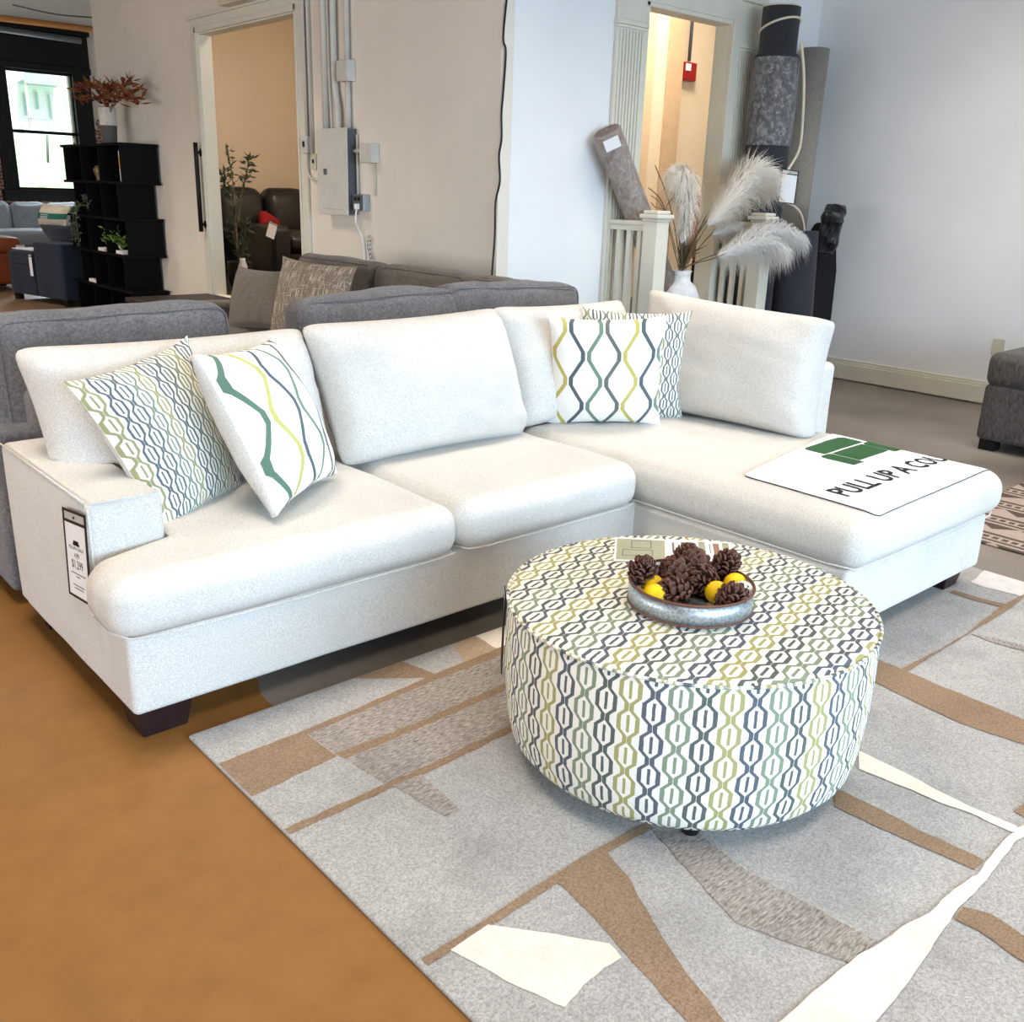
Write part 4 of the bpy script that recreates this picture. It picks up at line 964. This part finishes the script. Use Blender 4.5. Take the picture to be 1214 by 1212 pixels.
quick(MB().tube(smooth_path([(6.975, 4.6, 2.672), (7.063, 4.6, 2.444), (7.113, 4.6, 2.173), (7.122, 4.6, 1.924), (7.002, 4.6, 1.76), (6.886, 4.6, 1.642), (6.945, 4.6, 1.529), (7.15, 4.6, 1.474), (7.281, 4.6, 1.389), (7.374, 4.6, 1.207), (7.453, 4.6, 1.034), (7.45, 4.6, 0.879), (7.525, 4.6, 0.842), (7.627, 4.6, 0.86), (7.729, 4.6, 0.777), (7.806, 4.6, 0.575)], 6), .011, 8), 'rope', 'cord', 'ivory rope dangling down the front of the dark rolls', 'rope')

# ------------------------------------------------------------------ electrical things on the warm-lit wall
WX = 4.369
ep = thing('electrical_panel', 'grey white breaker panel beside the wide doorway', 'electrical panel', (4.31, 7.0, 1.295))
MB().box((4.275, 6.79, 1.305), (WX, 7.205, 1.94)).build('cabinet', 'panel_grey', ep, smooth=False)
MB().box((4.262, 6.775, 1.295), (4.275, 7.22, 1.945)).build('cover', 'paint_grey', ep, smooth=False, bevel=.003)
MB().box((4.256, 6.86, 1.34), (4.262, 7.14, 1.905)).build('door', 'paint_grey', ep, smooth=False, bevel=.002)
MB().box((4.248, 7.06, 1.60), (4.256, 7.10, 1.645)).build('latch', 'panel_grey', ep, smooth=False)
GC = 'conduits above the breaker panel'
def conduit(pts, r, label, mt='paint_grey'): return quick(MB().tube(smooth_path(pts, 6) if len(pts) > 2 else pts, r, 10), 'conduit', mt, label, 'conduit', GC)
conduit([(4.345, 7.51, 1.90), (4.345, 7.51, CEIL-.01)], .012, 'thin conduit nearest the door casing running up from the grey switch')
conduit([(4.345, 7.44, 1.765), (4.345, 7.44, CEIL-.01)], .012, 'second thin conduit from the casing above the ivory switch plate')
conduit([(4.335, 7.17, 1.94), (4.335, 7.17, CEIL-.01)], .034, 'wide pale duct rising from the left of the breaker panel')
conduit([(4.33, 7.085, 1.94), (4.33, 7.09, 2.1), (4.335, 7.11, 2.3), (4.335, 7.12, 3.2), (4.335, 7.12, CEIL-.01)], .013, 'bent thin conduit between the duct and the thick pipe')
conduit([(4.33, 6.99, 1.94), (4.33, 6.995, 2.1), (4.335, 7.04, 2.35), (4.335, 7.04, 3.2), (4.335, 7.04, CEIL-.01)], .026, 'thickest round pipe rising from the breaker panel')
conduit([(4.34, 6.86, 2.432), (4.34, 6.86, CEIL-.01)], .022, 'pipe rising from the upper junction box')
conduit([(4.34, 6.86, 1.942), (4.34, 6.86, 2.278)], .022, 'short pipe between the junction box and the breaker panel')
conduit([(4.34, 6.787, 1.78), (4.34, 6.645, 1.775)], .015, 'horizontal pipe from the breaker panel to the small box on its right')
conduit([(4.355, 6.765, 1.9), (4.355, 6.765, 1.46)], .01, 'slim conduit along the right side of the breaker panel')
conduit([(4.345, 7.51, 1.768), (4.345, 7.52, 1.66), (4.345, 7.48, 1.58), (4.345, 7.36, 1.555), (4.345, 7.207, 1.555)], .009, 'curved cable looping from the grey switch into the breaker panel')
sb = thing('switch_box', 'grey steel switch box left of the breaker panel', 'switch', (4.345, 7.51, 1.77))
MB().box((4.315, 7.46, 1.77), (WX, 7.56, 1.90)).build('box', 'paint_grey', sb, smooth=False, bevel=.003); MB().box((4.305, 7.50, 1.815), (4.315, 7.52, 1.86)).build('toggle', 'black', sb, smooth=False)
sb = thing('switch_plate', 'ivory switch plate just below the grey steel switch', 'switch', (4.36, 7.435, 1.64))
MB().box((4.352, 7.39, 1.64), (WX, 7.47, 1.765)).build('plate', 'outlet', sb, smooth=False, bevel=.003); MB().box((4.342, 7.42, 1.69), (4.352, 7.435, 1.72)).build('toggle', 'black', sb, smooth=False)
def jbox(name, y0, y1, z0, z1, label, d=.075):
    r = thing(name, label, 'junction box', (WX, (y0+y1)/2, z0))
    MB().box((WX-d, y0, z0), (WX, y1, z1)).build('box', 'paint_grey', r, smooth=False, bevel=.003); MB().box((WX-d-.006, y0+.006, z0+.006), (WX-d, y1-.006, z1-.006)).build('cover', 'paint_grey', r, smooth=False, bevel=.002)
    return r
jbox('junction_box', 6.79, 6.94, 2.28, 2.43, 'pale junction box above the breaker panel')
jbox('junction_box', 6.48, 6.64, 1.69, 1.83, 'pale junction box right of the breaker panel at the end of the short pipe')
oo = thing('outlet_box', 'grey four socket outlet box at the lower right of the breaker panel', 'outlet', (WX, 6.70, 1.33))
MB().box((4.31, 6.62, 1.335), (WX, 6.78, 1.46)).build('box', 'galv', oo, smooth=False, bevel=.003)
MB().box((4.303, 6.63, 1.342), (4.31, 6.77, 1.453)).build('cover', 'panel_grey', oo, smooth=False)
for y in (6.675, 6.725):
    for z in (1.375, 1.425): MB().box((4.300, y-.017, z-.015), (4.303, y+.017, z+.015)).build('socket', 'black', oo, smooth=False)
cd = thing('power_cord', 'white power cord plugged into the grey outlet box', 'cord', (4.29, 6.69, 1.0))
MB().box((4.265, 6.655, 1.345), (4.2995, 6.69, 1.39)).build('plug', 'rattan', cd, smooth=False, bevel=.006)
MB().tube(smooth_path([(4.28, 6.672, 1.35), (4.28, 6.69, 1.25), (4.34, 6.71, 1.15), (4.355, 6.69, 1.0), (4.355, 6.68, .6)], 6), .007, 8).build('cable', 'rattan', cd)
quick(MB().tube([(4.357, 6.53, 1.69), (4.357, 6.525, 1.45)], .006, 8), 'wire', 'paint_grey', 'thin wire hanging below the right junction box', 'wire')
ch = MB(); rnd = random.Random(3)
for k in range(10): ch.tube([(4.35, 6.60+.02*math.sin(k)+.018*math.cos(a), 1.13-.033*k+.022*math.sin(a)) for a in [j*PI/8 for j in range(16)]], .004, 5, closed=True)
quick(ch, 'chain', 'galv', 'small loop chain hanging on the wall under the outlet box', 'chain')
quick(MB().tube(smooth_path([(p[0], p[1]-.022, p[2]) for p in [(4.382, 5.085, 2.656), (4.362, 5.085, 2.437), (4.387, 5.085, 2.357), (4.374, 5.085, 2.118), (4.364, 5.085, 1.991), (4.37, 5.085, 1.838), (4.352, 5.085, 1.733), (4.365, 5.085, 1.576), (4.332, 5.085, 1.442), (4.332, 5.085, 1.226), (4.317, 5.085, 0.994), (4.314, 5.085, 0.865)]], 6), .007, 8), 'cable', 'plastic_black', 'black cable hanging down the outer corner of the warm-lit wall', 'cable')
hd = thing('door_pull', 'long black door pull on the casing left of the wide doorway', 'handle', (4.29, 9.6, 1.05))
MB().tube([(4.29, 9.555, 1.04), (4.29, 9.555, 1.88)], .022, 10).build('bar', 'black', hd)
for z in (1.11, 1.79): MB().tube([(4.29, 9.555, z), (4.34, 9.555, z)], .014, 10).tube([(4.334, 9.555, z), (4.345, 9.555, z)], .036, 14).build('standoff', 'black', hd)
eb = quick(MB().box((4.22, 8.25, 2.985), (4.329, 8.75, 3.25)), 'emergency_light', 'outlet', 'beige box mounted over the wide doorway at the top of the picture', 'light box', smooth=False, bevel=.01)

# ------------------------------------------------------------------ rear room through the wide doorway
ls = thing('leather_sofa', 'black leather recliner sofa in the room behind the wide doorway', 'sofa', (6.2, 11, .42)); BL_ = 'bl_leather'
MB().soft((.24, 1.25, .62), .07, rot((5.62, 10.95, .75)), n=(3, 6, 4), puff=(.01, .01, .01)).build('arm', BL_, ls)
MB().soft((1.4, 1.0, .30), .05, rot((6.45, 10.95, .62)), n=(6, 6, 3)).build('base', BL_, ls)
for x in (6.06, 6.74): MB().soft((.66, .95, .2), .08, rot((x, 10.85, .86)), n=(6, 6, 3), puff=(.0, .02, .04)).build('seat_cushion', BL_, ls)
for x in (5.62, 6.26, 6.90): MB().soft((.63, .3, .62), .12, rot((x, 11.42, 1.14), -.18), n=(6, 3, 6), puff=(.0, .05, .03), nz=(.012, 5, x)).build('back_cushion', BL_, ls)
MB().soft((1.9, .2, .9), .05, rot((6.2, 11.62, .9)), n=(6, 3, 6)).build('back_frame', BL_, ls)
price_tag('price_tag', [(5.427, 10.28, 1.131), (5.541, 10.28, 1.086), (5.457, 10.28, 0.892), (5.366, 10.28, 0.957)], 'silvery tag sleeve hanging on the arm of the black leather sofa', lines=False)
quick(MB().soft((.30, .10, .22), .045, rot((5.86, 11.10, 1.06), -.5, .5, .2), n=(5, 3, 5), puff=(0, .04, 0)), 'small_cushion', plain('red cloth', (150, 24, 26), .8), 'red cushion lying on the black leather sofa', 'cushion')
def foliage(stems, nl, ll, lw, seed, mb=None, spread=.06):
    m = mb or MB(); r_ = random.Random(seed)
    for s_ in stems:
        for k in range(nl):
            t_ = r_.uniform(.25, 1)*(len(s_)-1); i = min(int(t_), len(s_)-2); p = s_[i].lerp(s_[i+1], t_-i); p = p+V((r_.uniform(-1, 1), r_.uniform(-1, 1), r_.uniform(-1, 1)))*spread*.3
            d = V((r_.uniform(-1, 1), r_.uniform(-1, 1), r_.uniform(-.2, 1.2))).normalized(); w = d.cross(V((r_.uniform(-1, 1), r_.uniform(-1, 1), .3))).normalized()*lw
            L = ll*r_.uniform(.6, 1.2); up = d.cross(w).normalized()*lw*.4
            m.add([p, p+d*L*.5-w+up, p+d*L, p+d*L*.5+w+up], [(0, 1, 2), (0, 2, 3)])
    return m
ov = thing('olive_tree', 'slim potted olive tree just inside the wide doorway', 'potted tree', (4.98, 10.1, .42))
MB().lathe([(.10, 0), (.13, .05), (.14, .26), (.13, .28), (.12, .27)], 24, rot((4.98, 10.15, .42))).build('pot', 'plastic_black', ov)
st = [smooth_path(p, 5) for p in ([(4.98, 10.15, .6), (4.98, 10.2, 1.1), (5.0, 10.25, 1.5), (5.0, 10.33, 1.88)], [(4.98, 10.15, 1.1), (5.0, 10.05, 1.4), (5.0, 9.92, 1.62), (5.0, 9.84, 1.78)], [(4.98, 10.2, 1.2), (4.98, 10.38, 1.45), (5.0, 10.45, 1.62)], [(4.98, 10.15, .7), (5.0, 10.05, .95), (5.0, 9.98, 1.12)], [(4.98, 10.15, .75), (5.0, 10.3, .95), (5.0, 10.35, 1.05)], [(4.98, 10.15, .62), (4.95, 10.0, .8), (4.95, 9.95, .9)])]
m = MB()
for s_ in st: m.tube(s_, [.012-.009*k/len(s_) for k in range(len(s_))], 6)
m.build('branches', 'stem', ov); foliage(st, 60, .11, .013, 5).build('leaves', 'leaf', ov, smooth=False)
quick(MB().lathe([(.045, 0), (.05, .02), (.048, .26), (.03, .31), (.03, .34)], 20, rot((4.80, 9.72, .42))), 'white_canister', 'vase_white', 'white canister on the floor by the doorway jamb', 'canister')
# hallway
fa = thing('fire_alarm', 'red fire alarm box on the beige hallway wall', 'fire alarm', (9.3, 7.45, 2.72))
MB().box((9.06, 7.42, 2.76), (9.27, 7.499, 2.95)).build('housing', 'red', fa, smooth=False, bevel=.015)
MB().box((9.065, 7.41, 2.86), (9.15, 7.42, 2.93)).build('label_plate', 'paper', fa, smooth=False)
MB().tube([(9.19, 7.48, 2.97), (9.19, 7.48, CEIL-.02)], .018, 8).build('conduit', 'panel_grey', fa)
oc = thing('lounge_chair', 'orange brown leather chair in the hallway seen past the door jamb', 'chair', (8.6, 6.4, .42))
MB().soft((.5, .12, .62), .05, rot((8.60, 6.62, 1.27), -.05), n=(4, 3, 4)).build('backrest', 'orange_seat', oc); MB().soft((.5, .5, .12), .05, rot((8.60, 6.32, .94)), n=(4, 4, 3)).build('seat', 'orange_seat', oc)
for dx in (-.2, .2):
    for dy in (-.2, .2): MB().box((8.60+dx-.02, 6.34+dy-.02, .42), (8.60+dx+.02, 6.34+dy+.02, .89)).build('leg', 'black', oc, smooth=False)
quick(MB().box((3.68, 8.0, .4205), (4.30, 9.0, .432)), 'doormat', 'mat_black', 'dark doormat on the board landing', 'doormat', smooth=False)

# ------------------------------------------------------------------ bookshelf and what stands on it
bs = thing('bookshelf', 'tall black staggered bookshelf against the warm-lit wall', 'bookshelf', (4.14, 11.6, 0))
SX0, SX1 = 3.93, 4.345
zs = [.33, .71, 1.09, 1.465, 1.85]
for k, z in enumerate(zs):
    dy = 0 if k % 2 == 0 else -.0
    MB().box((SX0, 10.60, z), (SX1, 12.45, z+.028)).build('shelf', 'shelf_black', bs, smooth=False, bevel=.003)
MB().box((SX0+.02, 10.66, 0), (SX1, 12.4, .03)).build('shelf', 'shelf_black', bs, smooth=False)
tops = [0.03]+[z+.028 for z in zs[:-1]]
for k in range(5):
    z0, z1 = tops[k], zs[k]; a, b_ = ((10.64, 12.38), (10.80, 12.15))[k % 2]
    for y in (a, a+(b_-a)*.36, a+(b_-a)*.68, b_): MB().box((SX0+.015, y, z0), (SX1, y+.02, z1)).build('upright', 'shelf_black', bs, smooth=False)
    MB().box((SX1-.012, a+.021, z0), (SX1-.001, b_, z1)).build('back_panel', 'shelf_black', bs, smooth=False)
quick(MB().lathe([(.065, 0), (.075, .02), (.09, .2), (.092, .36), (.075, .385), (.06, .37), (.07, .05)], 28, rot((4.12, 11.36, 1.879)), cap=(True, True)), 'stoneware_vase', 'vase_duo', 'two tone grey stoneware vase on top of the black bookshelf', 'vase')
BR = [((4.12, 11.36, 2.16), (4.12, 11.3, 2.35), (4.10, 11.62, 2.46), (4.08, 12.0, 2.48)), ((4.12, 11.36, 2.16), (4.10, 11.35, 2.3), (4.08, 11.7, 2.36), (4.05, 11.95, 2.33)),
      ((4.12, 11.36, 2.16), (4.12, 11.1, 2.35), (4.12, 10.85, 2.42), (4.12, 10.62, 2.47)), ((4.12, 11.36, 2.16), (4.12, 11.05, 2.3), (4.14, 10.75, 2.33), (4.14, 10.5, 2.28)), ((4.12, 11.36, 2.16), (4.12, 11.3, 2.35), (4.12, 11.25, 2.46))]
LB = ['rust dried branch reaching far left over the bookshelf toward the window', 'lower left rust dried branch in the stoneware vase', 'upper right rust dried branch in the stoneware vase', 'drooping lower right dried branch with berries in the stoneware vase', 'short middle dried branch in the stoneware vase']
for k, (pts, lab) in enumerate(zip(BR, LB)):
    t = thing('dried_branch', lab, 'dried branch', pts[0], 'dried branches on the bookshelf'); s_ = smooth_path(pts, 6)
    MB().tube(s_, .006, 5).build('twig', 'stem', t); foliage([s_], 34, .17, .017, 30+k, spread=.12).build('leaves', 'rust_leaf', t, smooth=False)
    m = MB(); r_ = random.Random(k)
    for j in range(5): m.ball(s_[-1-2*j]+V((r_.uniform(-.05, .05), r_.uniform(-.06, .06), r_.uniform(-.03, .06))), .024, 8, 6)
    m.build('berries', 'berry', t)
quick(MB().box((3.99, 10.70, 1.494), (4.20, 10.80, 1.80)).box((3.988, 10.702, 1.63), (3.99, 10.798, 1.74), 1), 'boxed_book', ['paper', 'carton'], 'white and yellow box standing in the top tier of the bookshelf', 'box', smooth=False)
quick(MB().lathe([(.04, 0), (.03, .02), (.05, .07), (.06, .12), (.03, .16), (.001, .165)], 16, rot((4.06, 11.62, 1.494)), cap=(True, False)), 'small_sculpture', 'brass', 'small brass figure in the top tier of the bookshelf', 'sculpture')
hp = thing('trailing_plant', 'trailing green plant spilling over the left end of the bookshelf', 'plant', (4.0, 12.0, 1.118))
MB().lathe([(.05, 0), (.07, .1)], 16, rot((4.05, 11.95, 1.118))).build('pot', 'plastic_black', hp)
st = [smooth_path(p, 5) for p in ([(4.05, 11.95, 1.2), (3.95, 11.8, 1.3), (3.93, 11.72, 1.25)], [(4.05, 11.95, 1.22), (3.92, 12.02, 1.2), (3.90, 12.06, 1.0), (3.90, 12.05, .76)], [(4.05, 11.95, 1.22), (3.92, 12.12, 1.18), (3.90, 12.17, .98), (3.90, 12.15, .80)])]
m = MB(); [m.tube(s_, .004, 5) for s_ in st]; m.build('stems', 'stem', hp); foliage(st, 90, .05, .012, 8, spread=.08).build('leaves', 'leaf', hp, smooth=False)
bp = thing('potted_plant', 'small bushy green plant in the middle tier of the bookshelf', 'plant', (4.08, 11.35, .738))
MB().lathe([(.05, 0), (.065, .07)], 16, rot((4.10, 11.32, .738))).build('pot', 'rattan', bp)
st = [[V((4.10, 11.32, .80)), V((4.06+.12*math.cos(a)*.8, 11.32+.2*math.sin(a), .90+.08*math.cos(3*a))) ] for a in [k*PI/6 for k in range(12)]]
foliage(st, 22, .06, .014, 9, spread=.1).build('leaves', 'leaf_bright', bp, smooth=False)
for y0, y1, z, lab in ((10.86, 11.05, .738, 'white book lying right of the bushy plant on the bookshelf'), (11.42, 11.6, .738, 'white book lying left of the bushy plant on the bookshelf'), (11.72, 12.02, .358, 'white book lying on the lower shelf of the bookshelf')):
    quick(MB().box((3.96, y0, z), (4.16, y1, z+.035)), 'book', 'rattan', lab, 'book', 'white books on the bookshelf', smooth=False)

# ------------------------------------------------------------------ far left sofas
bl = thing('blue_sofa', 'navy blue sofa beside the bookshelf in the far room', 'sofa', (4.1, 13.2, 0))
BM = rot((3.84, 12.54, 0), rz=.23)
def bpt(x, y, z): return tuple(BM @ V((x, y, z)))
MB().soft((.9, .62, .38), .03, BM @ rot((.45, .96, .27)), n=(5, 5, 3)).build('base', 'navy', bl); MB().soft((.92, .62, .17), .05, BM @ rot((.45, .96, .53)), n=(5, 5, 3), puff=(0, 0, .02)).build('seat_cushion', 'navy', bl)
MB().soft((.9, .64, .67), .03, BM @ rot((.45, .32, .415)), n=(5, 6, 4)).build('arm', 'navy', bl)
for x, y in ((.06, .06), (.8, .06), (.06, 1.2), (.8, 1.2)): MB().box((x-.04, y-.04, 0), (x+.04, y+.04, .085), 0, BM).build('leg', 'black', bl, smooth=False)
pil([(4.06, 14.051, 0.93), (4.1, 12.62, 0.97), (4.14, 12.758, 0.733), (4.08, 13.58, 0.697)], .2, ['navy', 'navy'], 'navy back pillow slumped on the blue sofa', 'pillows on the far sofas', 31)
wp = thing('throw_pillow', 'cream throw pillow with a teal paper band on the far sofa', 'pillow', (4.05, 13.5, .9), 'pillows on the far sofas')
cor = [(4.02, 13.635, 1.196), (4.08, 12.79, 1.191), (4.07, 13.0, 0.944), (4.01, 13.882, 0.926)]
MB().pillow(*cor, .20, mi=(0, 0), pinch=.05, ear=.04).build('cover', 'cream_pillow', wp)
c0, c1_, c2_, c3_ = [V(c) for c in cor]
def bd(u, v, d):
    n_ = (c3_-c0).cross(c1_-c0).normalized(); return c0*(1-u)*(1-v)+c1_*u*(1-v)+c2_*u*v+c3_*(1-u)*v+n_*d
m = MB(); K = 12; vs = []
for i in range(K+1):
    u = i/K; b_ = .105*max(0, 1-abs(2*u-1)**2.4)**.55+.008
    for v in (.40, .54, .68): vs.append(bd(u, v, b_))
m.add(vs, [(3*i+j, 3*i+j+3, 3*i+j+4, 3*i+j+1) for i in range(K) for j in range(2)])
for v in (.46, .55, .62): m.add([bd(.35, v, .118), bd(.62, v, .118), bd(.62, v+.03, .118), bd(.35, v+.03, .118)], [(3, 2, 1, 0)], 1)
m.build('paper_band', ['teal', 'paper'], wp)
price_tag('price_tag', [bpt(-.012, .74, .60), bpt(-.012, .66, .60), bpt(-.012, .66, .32), bpt(-.012, .74, .32)], 'white tag hanging on the seat end of the blue sofa', lines=False)
quick(MB().soft((.5, .5, .012), .005, BM @ rot((.3, .98, .637)), n=(4, 4, 1), nz=(.004, 5, 2)), 'white_cloth', 'cloth_white', 'white cloth lying on the blue sofa seat end', 'cloth')
tl = thing('leather_ottoman', 'cognac leather ottoman at the left edge of the picture', 'ottoman', (3.4, 14.9, 0))
MB().soft((1.1, .9, .42), .04, rot((3.45, 15.2, .30)), n=(4, 4, 3)).build('base', 'tan_leather', tl); MB().soft((1.12, .92, .22), .07, rot((3.45, 15.2, .60)), n=(5, 5, 3), puff=(0, 0, .02)).build('cushion', 'tan_leather', tl)
for x in (3.0, 3.9):
    for y in (14.85, 15.55): MB().box((x-.04, y-.04, 0), (x+.04, y+.04, .09)).build('leg', 'black', tl, smooth=False)
price_tag('price_tag', [(3.915, 14.72, 0.623), (4.045, 14.72, 0.622), (4.03, 14.72, 0.497), (3.9, 14.72, 0.499)], 'white tag standing on the end of the cognac ottoman', lines=False)
lg = thing('light_sofa', 'pale blue grey sectional under the far window', 'sofa', (4.9, 17.3, 0))
MB().soft((3.4, .95, .42), .04, rot((4.2, 17.2, .26)), n=(8, 4, 3)).build('base', 'lightgrey', lg)
for x0, x1 in ((2.5, 4.05), (4.06, 5.9)): MB().soft((x1-x0, .85, .25), .07, rot(((x0+x1)/2, 17.1, .58)), n=(8, 5, 3), puff=(0, .02, .03)).build('seat_cushion', 'lightgrey', lg)
for x0, x1, z in ((3.6, 4.62, .87), (4.66, 5.18, .86), (5.2, 5.85, .86)): MB().soft((x1-x0, .26, .50), .09, rot(((x0+x1)/2, 17.5, z), -.15), n=(7, 3, 6), puff=(.02, .06, .02), nz=(.012, 4, x0)).build('back_cushion', 'lightgrey', lg)
MB().soft((3.4, .16, .8), .04, rot((4.2, 17.68, .48)), n=(8, 2, 4)).build('back_frame', 'lightgrey', lg)
# pipes over the far window
quick(MB().tube([(3.5, 17.5, 3.81), (6.9, 17.5, 3.83)], .05, 12), 'sprinkler_pipe', 'orange', 'orange pipe across the top of the far window', 'pipe')
quick(MB().tube([(3.5, 17.55, 3.70), (6.05, 17.55, 3.64)], .045, 12), 'grey_pipe', 'panel_grey', 'grey pipe just under the orange one over the far window', 'pipe')
quick(MB().tube(smooth_path([(5.0, 17.3, 4.0), (5.6, 17.3, 3.95), (6.3, 17.3, 3.98), (7.2, 17.3, 4.0)], 6), .012, 8), 'cable_run', 'panel_grey', 'thin pale pipe above the orange pipe', 'pipe')

# ------------------------------------------------------------------ outdoors, through the far window
gnd = MB(); gnd.add([(-40, 18.6, -.4), (120, 18.6, -.4), (120, 30, .2), (-40, 30, .2), (120, 48, .9), (-40, 48, .9), (120, 128, 6.4), (-40, 128, 6.4), (120, 190, 6.6), (-40, 190, 6.6), (-40, 18.6, -3), (120, 18.6, -3), (120, 190, -3), (-40, 190, -3)],
        [(0, 1, 2, 3), (3, 2, 4, 5), (5, 4, 6, 7), (7, 6, 8, 9), (10, 13, 12, 11), (0, 10, 11, 1), (9, 8, 12, 13)], [0, 1, 0, 0, 0, 0, 0])
o = gnd.build('ground', ['grass', 'asphalt'], None, smooth=False); o['kind'] = 'structure'; o['label'] = 'pale grass slope and road outside the far window'; o['category'] = 'ground'
hs = thing('house', 'pale clapboard house with a porch seen through the far window', 'house', (39, 134, 6.5))
HB = 130.0; T_ = 'trim_white'
MB().box((35.0, HB, 6.3), (52, HB+9, 22)).build('wall', 'siding', hs, smooth=False)
m = MB(); m.add([(37.3, HB-2.4, 12.2), (40.9, HB-2.4, 12.2), (38.2, HB-2.4, 13.6), (37.3, HB, 12.2), (40.9, HB, 12.2), (38.2, HB, 13.6)], [(0, 1, 2), (3, 5, 4), (0, 2, 5, 3), (1, 4, 5, 2), (0, 3, 4, 1)]); m.box((37.1, HB-2.5, 11.9), (41.1, HB, 12.2)); m.build('porch_roof', 'roof', hs, smooth=False)
MB().box((36.5, HB-2.4, 6.3), (41.2, HB, 7.2)).build('porch', 'siding', hs, smooth=False)
for x in (37.3, 40.6): MB().box((x-.12, HB-2.3, 7.2), (x+.12, HB-2.05, 11.9)).build('porch_post', T_, hs, smooth=False)
m = MB()
for k in range(20): m.box((36.6+k*.15, HB-2.3, 7.2), (36.66+k*.15, HB-2.24, 8.15))
m.box((36.5, HB-2.34, 8.15), (39.7, HB-2.2, 8.25)); m.build('porch_railing', 'roof', hs, smooth=False)
for x0, x1, z0, z1 in ((37.4, 37.75, 8.5, 10.9), (38.75, 39.1, 9.3, 11.2), (42.0, 42.4, 9.0, 11.2)):
    w = MB().box((x0-.12, HB-.10, z0-.12), (x1+.12, HB-.001, z1+.12)).build('window', T_, hs, smooth=False); MB().box((x0, HB-.13, z0), (x1, HB-.101, z1)).build('pane', 'house_glass', w, smooth=False)
w = MB().box((40.1, HB-.10, 7.2), (40.55, HB-.001, 11.2)).build('door', T_, hs, smooth=False); MB().box((40.2, HB-.13, 8.2), (40.45, HB-.101, 11.0)).build('pane', 'house_glass', w, smooth=False)
quick(MB().tube([(15.176, 50.0, 2.198), (15.279, 50.0, 3.418)], .06, 8), 'sign_post', 'panel_grey', 'thin post on the grass outside the far window', 'post')

# ------------------------------------------------------------------ light
def area(name, loc, rx, ry, rz, sx, sy, col, e):
    l = bpy.data.lights.new(name, 'AREA'); l.shape = 'RECTANGLE'; l.size = sx; l.size_y = sy; l.color = col; l.energy = e
    o = bpy.data.objects.new(name, l); COL.objects.link(o); o.location = loc; o.rotation_euler = (rx, ry, rz); return o
area('storefront_daylight', (1.4, -5.6, 1.9), PI/2-.40, 0, 0, 8, 2.4, (.55, .78, 1.0), 300).data.spread = math.radians(110)           # shop window behind the camera, facing +y
area('side_fill_light', (-5.6, 6.0, 1.4), PI/2, 0, -PI/2, 9, 1.8, (1.0, .97, .94), 230)       # added fill brightening the left-facing surfaces, no window there
def lamp(name, loc, s_, col, e, spread=110):
    o = area(name, loc, 0, 0, 0, s_, s_, col, e); o.data.spread = math.radians(spread)
for x in (.5, 4.0):
    for y in (-.5, 2.8): lamp('ceiling_lamp', (x, y, 4.35), 1.2, (1.0, .88, .74), 32)
lamp('ceiling_lamp', (1.4, 8.0, 4.35), 1.2, (1.0, .87, .72), 60, 115)
lamp('ceiling_lamp', (1.0, 12.5, 4.35), 1.2, (1.0, .87, .72), 50, 120)
lamp('ceiling_lamp', (6.0, 2.4, 4.35), 1.2, (1.0, .92, .84), 34, 115)
area('far_window_daylight', (5.46, 17.8, 2.2), -PI/2, 0, 0, 1.0, 1.8, (.85, .93, 1.0), 55)
lamp('hall_lamp', (7.9, 6.4, 4.3), .8, (1.0, .90, .72), 95, 170)
lamp('rear_room_lamp', (5.9, 8.9, 4.3), .8, (1.0, .90, .76), 50, 170)
sl = bpy.data.lights.new('sun', 'SUN'); sl.energy = 8.5; sl.angle = .02; sl.color = (1, .97, .92)
so = bpy.data.objects.new('sun', sl); COL.objects.link(so); so.rotation_euler = (math.radians(32), 0, math.radians(12))
w = bpy.data.worlds.new('sky'); scene.world = w; w.use_nodes = True
bgn = w.node_tree.nodes['Background']; bgn.inputs[0].default_value = (.80, .90, 1.0, 1); bgn.inputs[1].default_value = .8

# ------------------------------------------------------------------ camera
cam = bpy.data.cameras.new('camera'); co_ = bpy.data.objects.new('camera', cam); COL.objects.link(co_)
cam.sensor_fit = 'HORIZONTAL'; cam.sensor_width = 36; cam.lens = 36*1131.08/1214
cam.clip_start = .05; cam.clip_end = 600
co_.matrix_world = Matrix([[0.748876, 0.186575, -0.635905, 0.0], [-0.661962, 0.256203, -0.704391, 0.0], [0.031499, 0.948446, 0.315369, 1.5], [0, 0, 0, 1]])
scene.camera = co_
vs_ = scene.view_settings
scene.display_settings.display_device = 'sRGB'
vs_.view_transform = 'Standard'; vs_.look = 'None'; vs_.gamma = 1; vs_.exposure = 0.5; vs_.use_curve_mapping = False
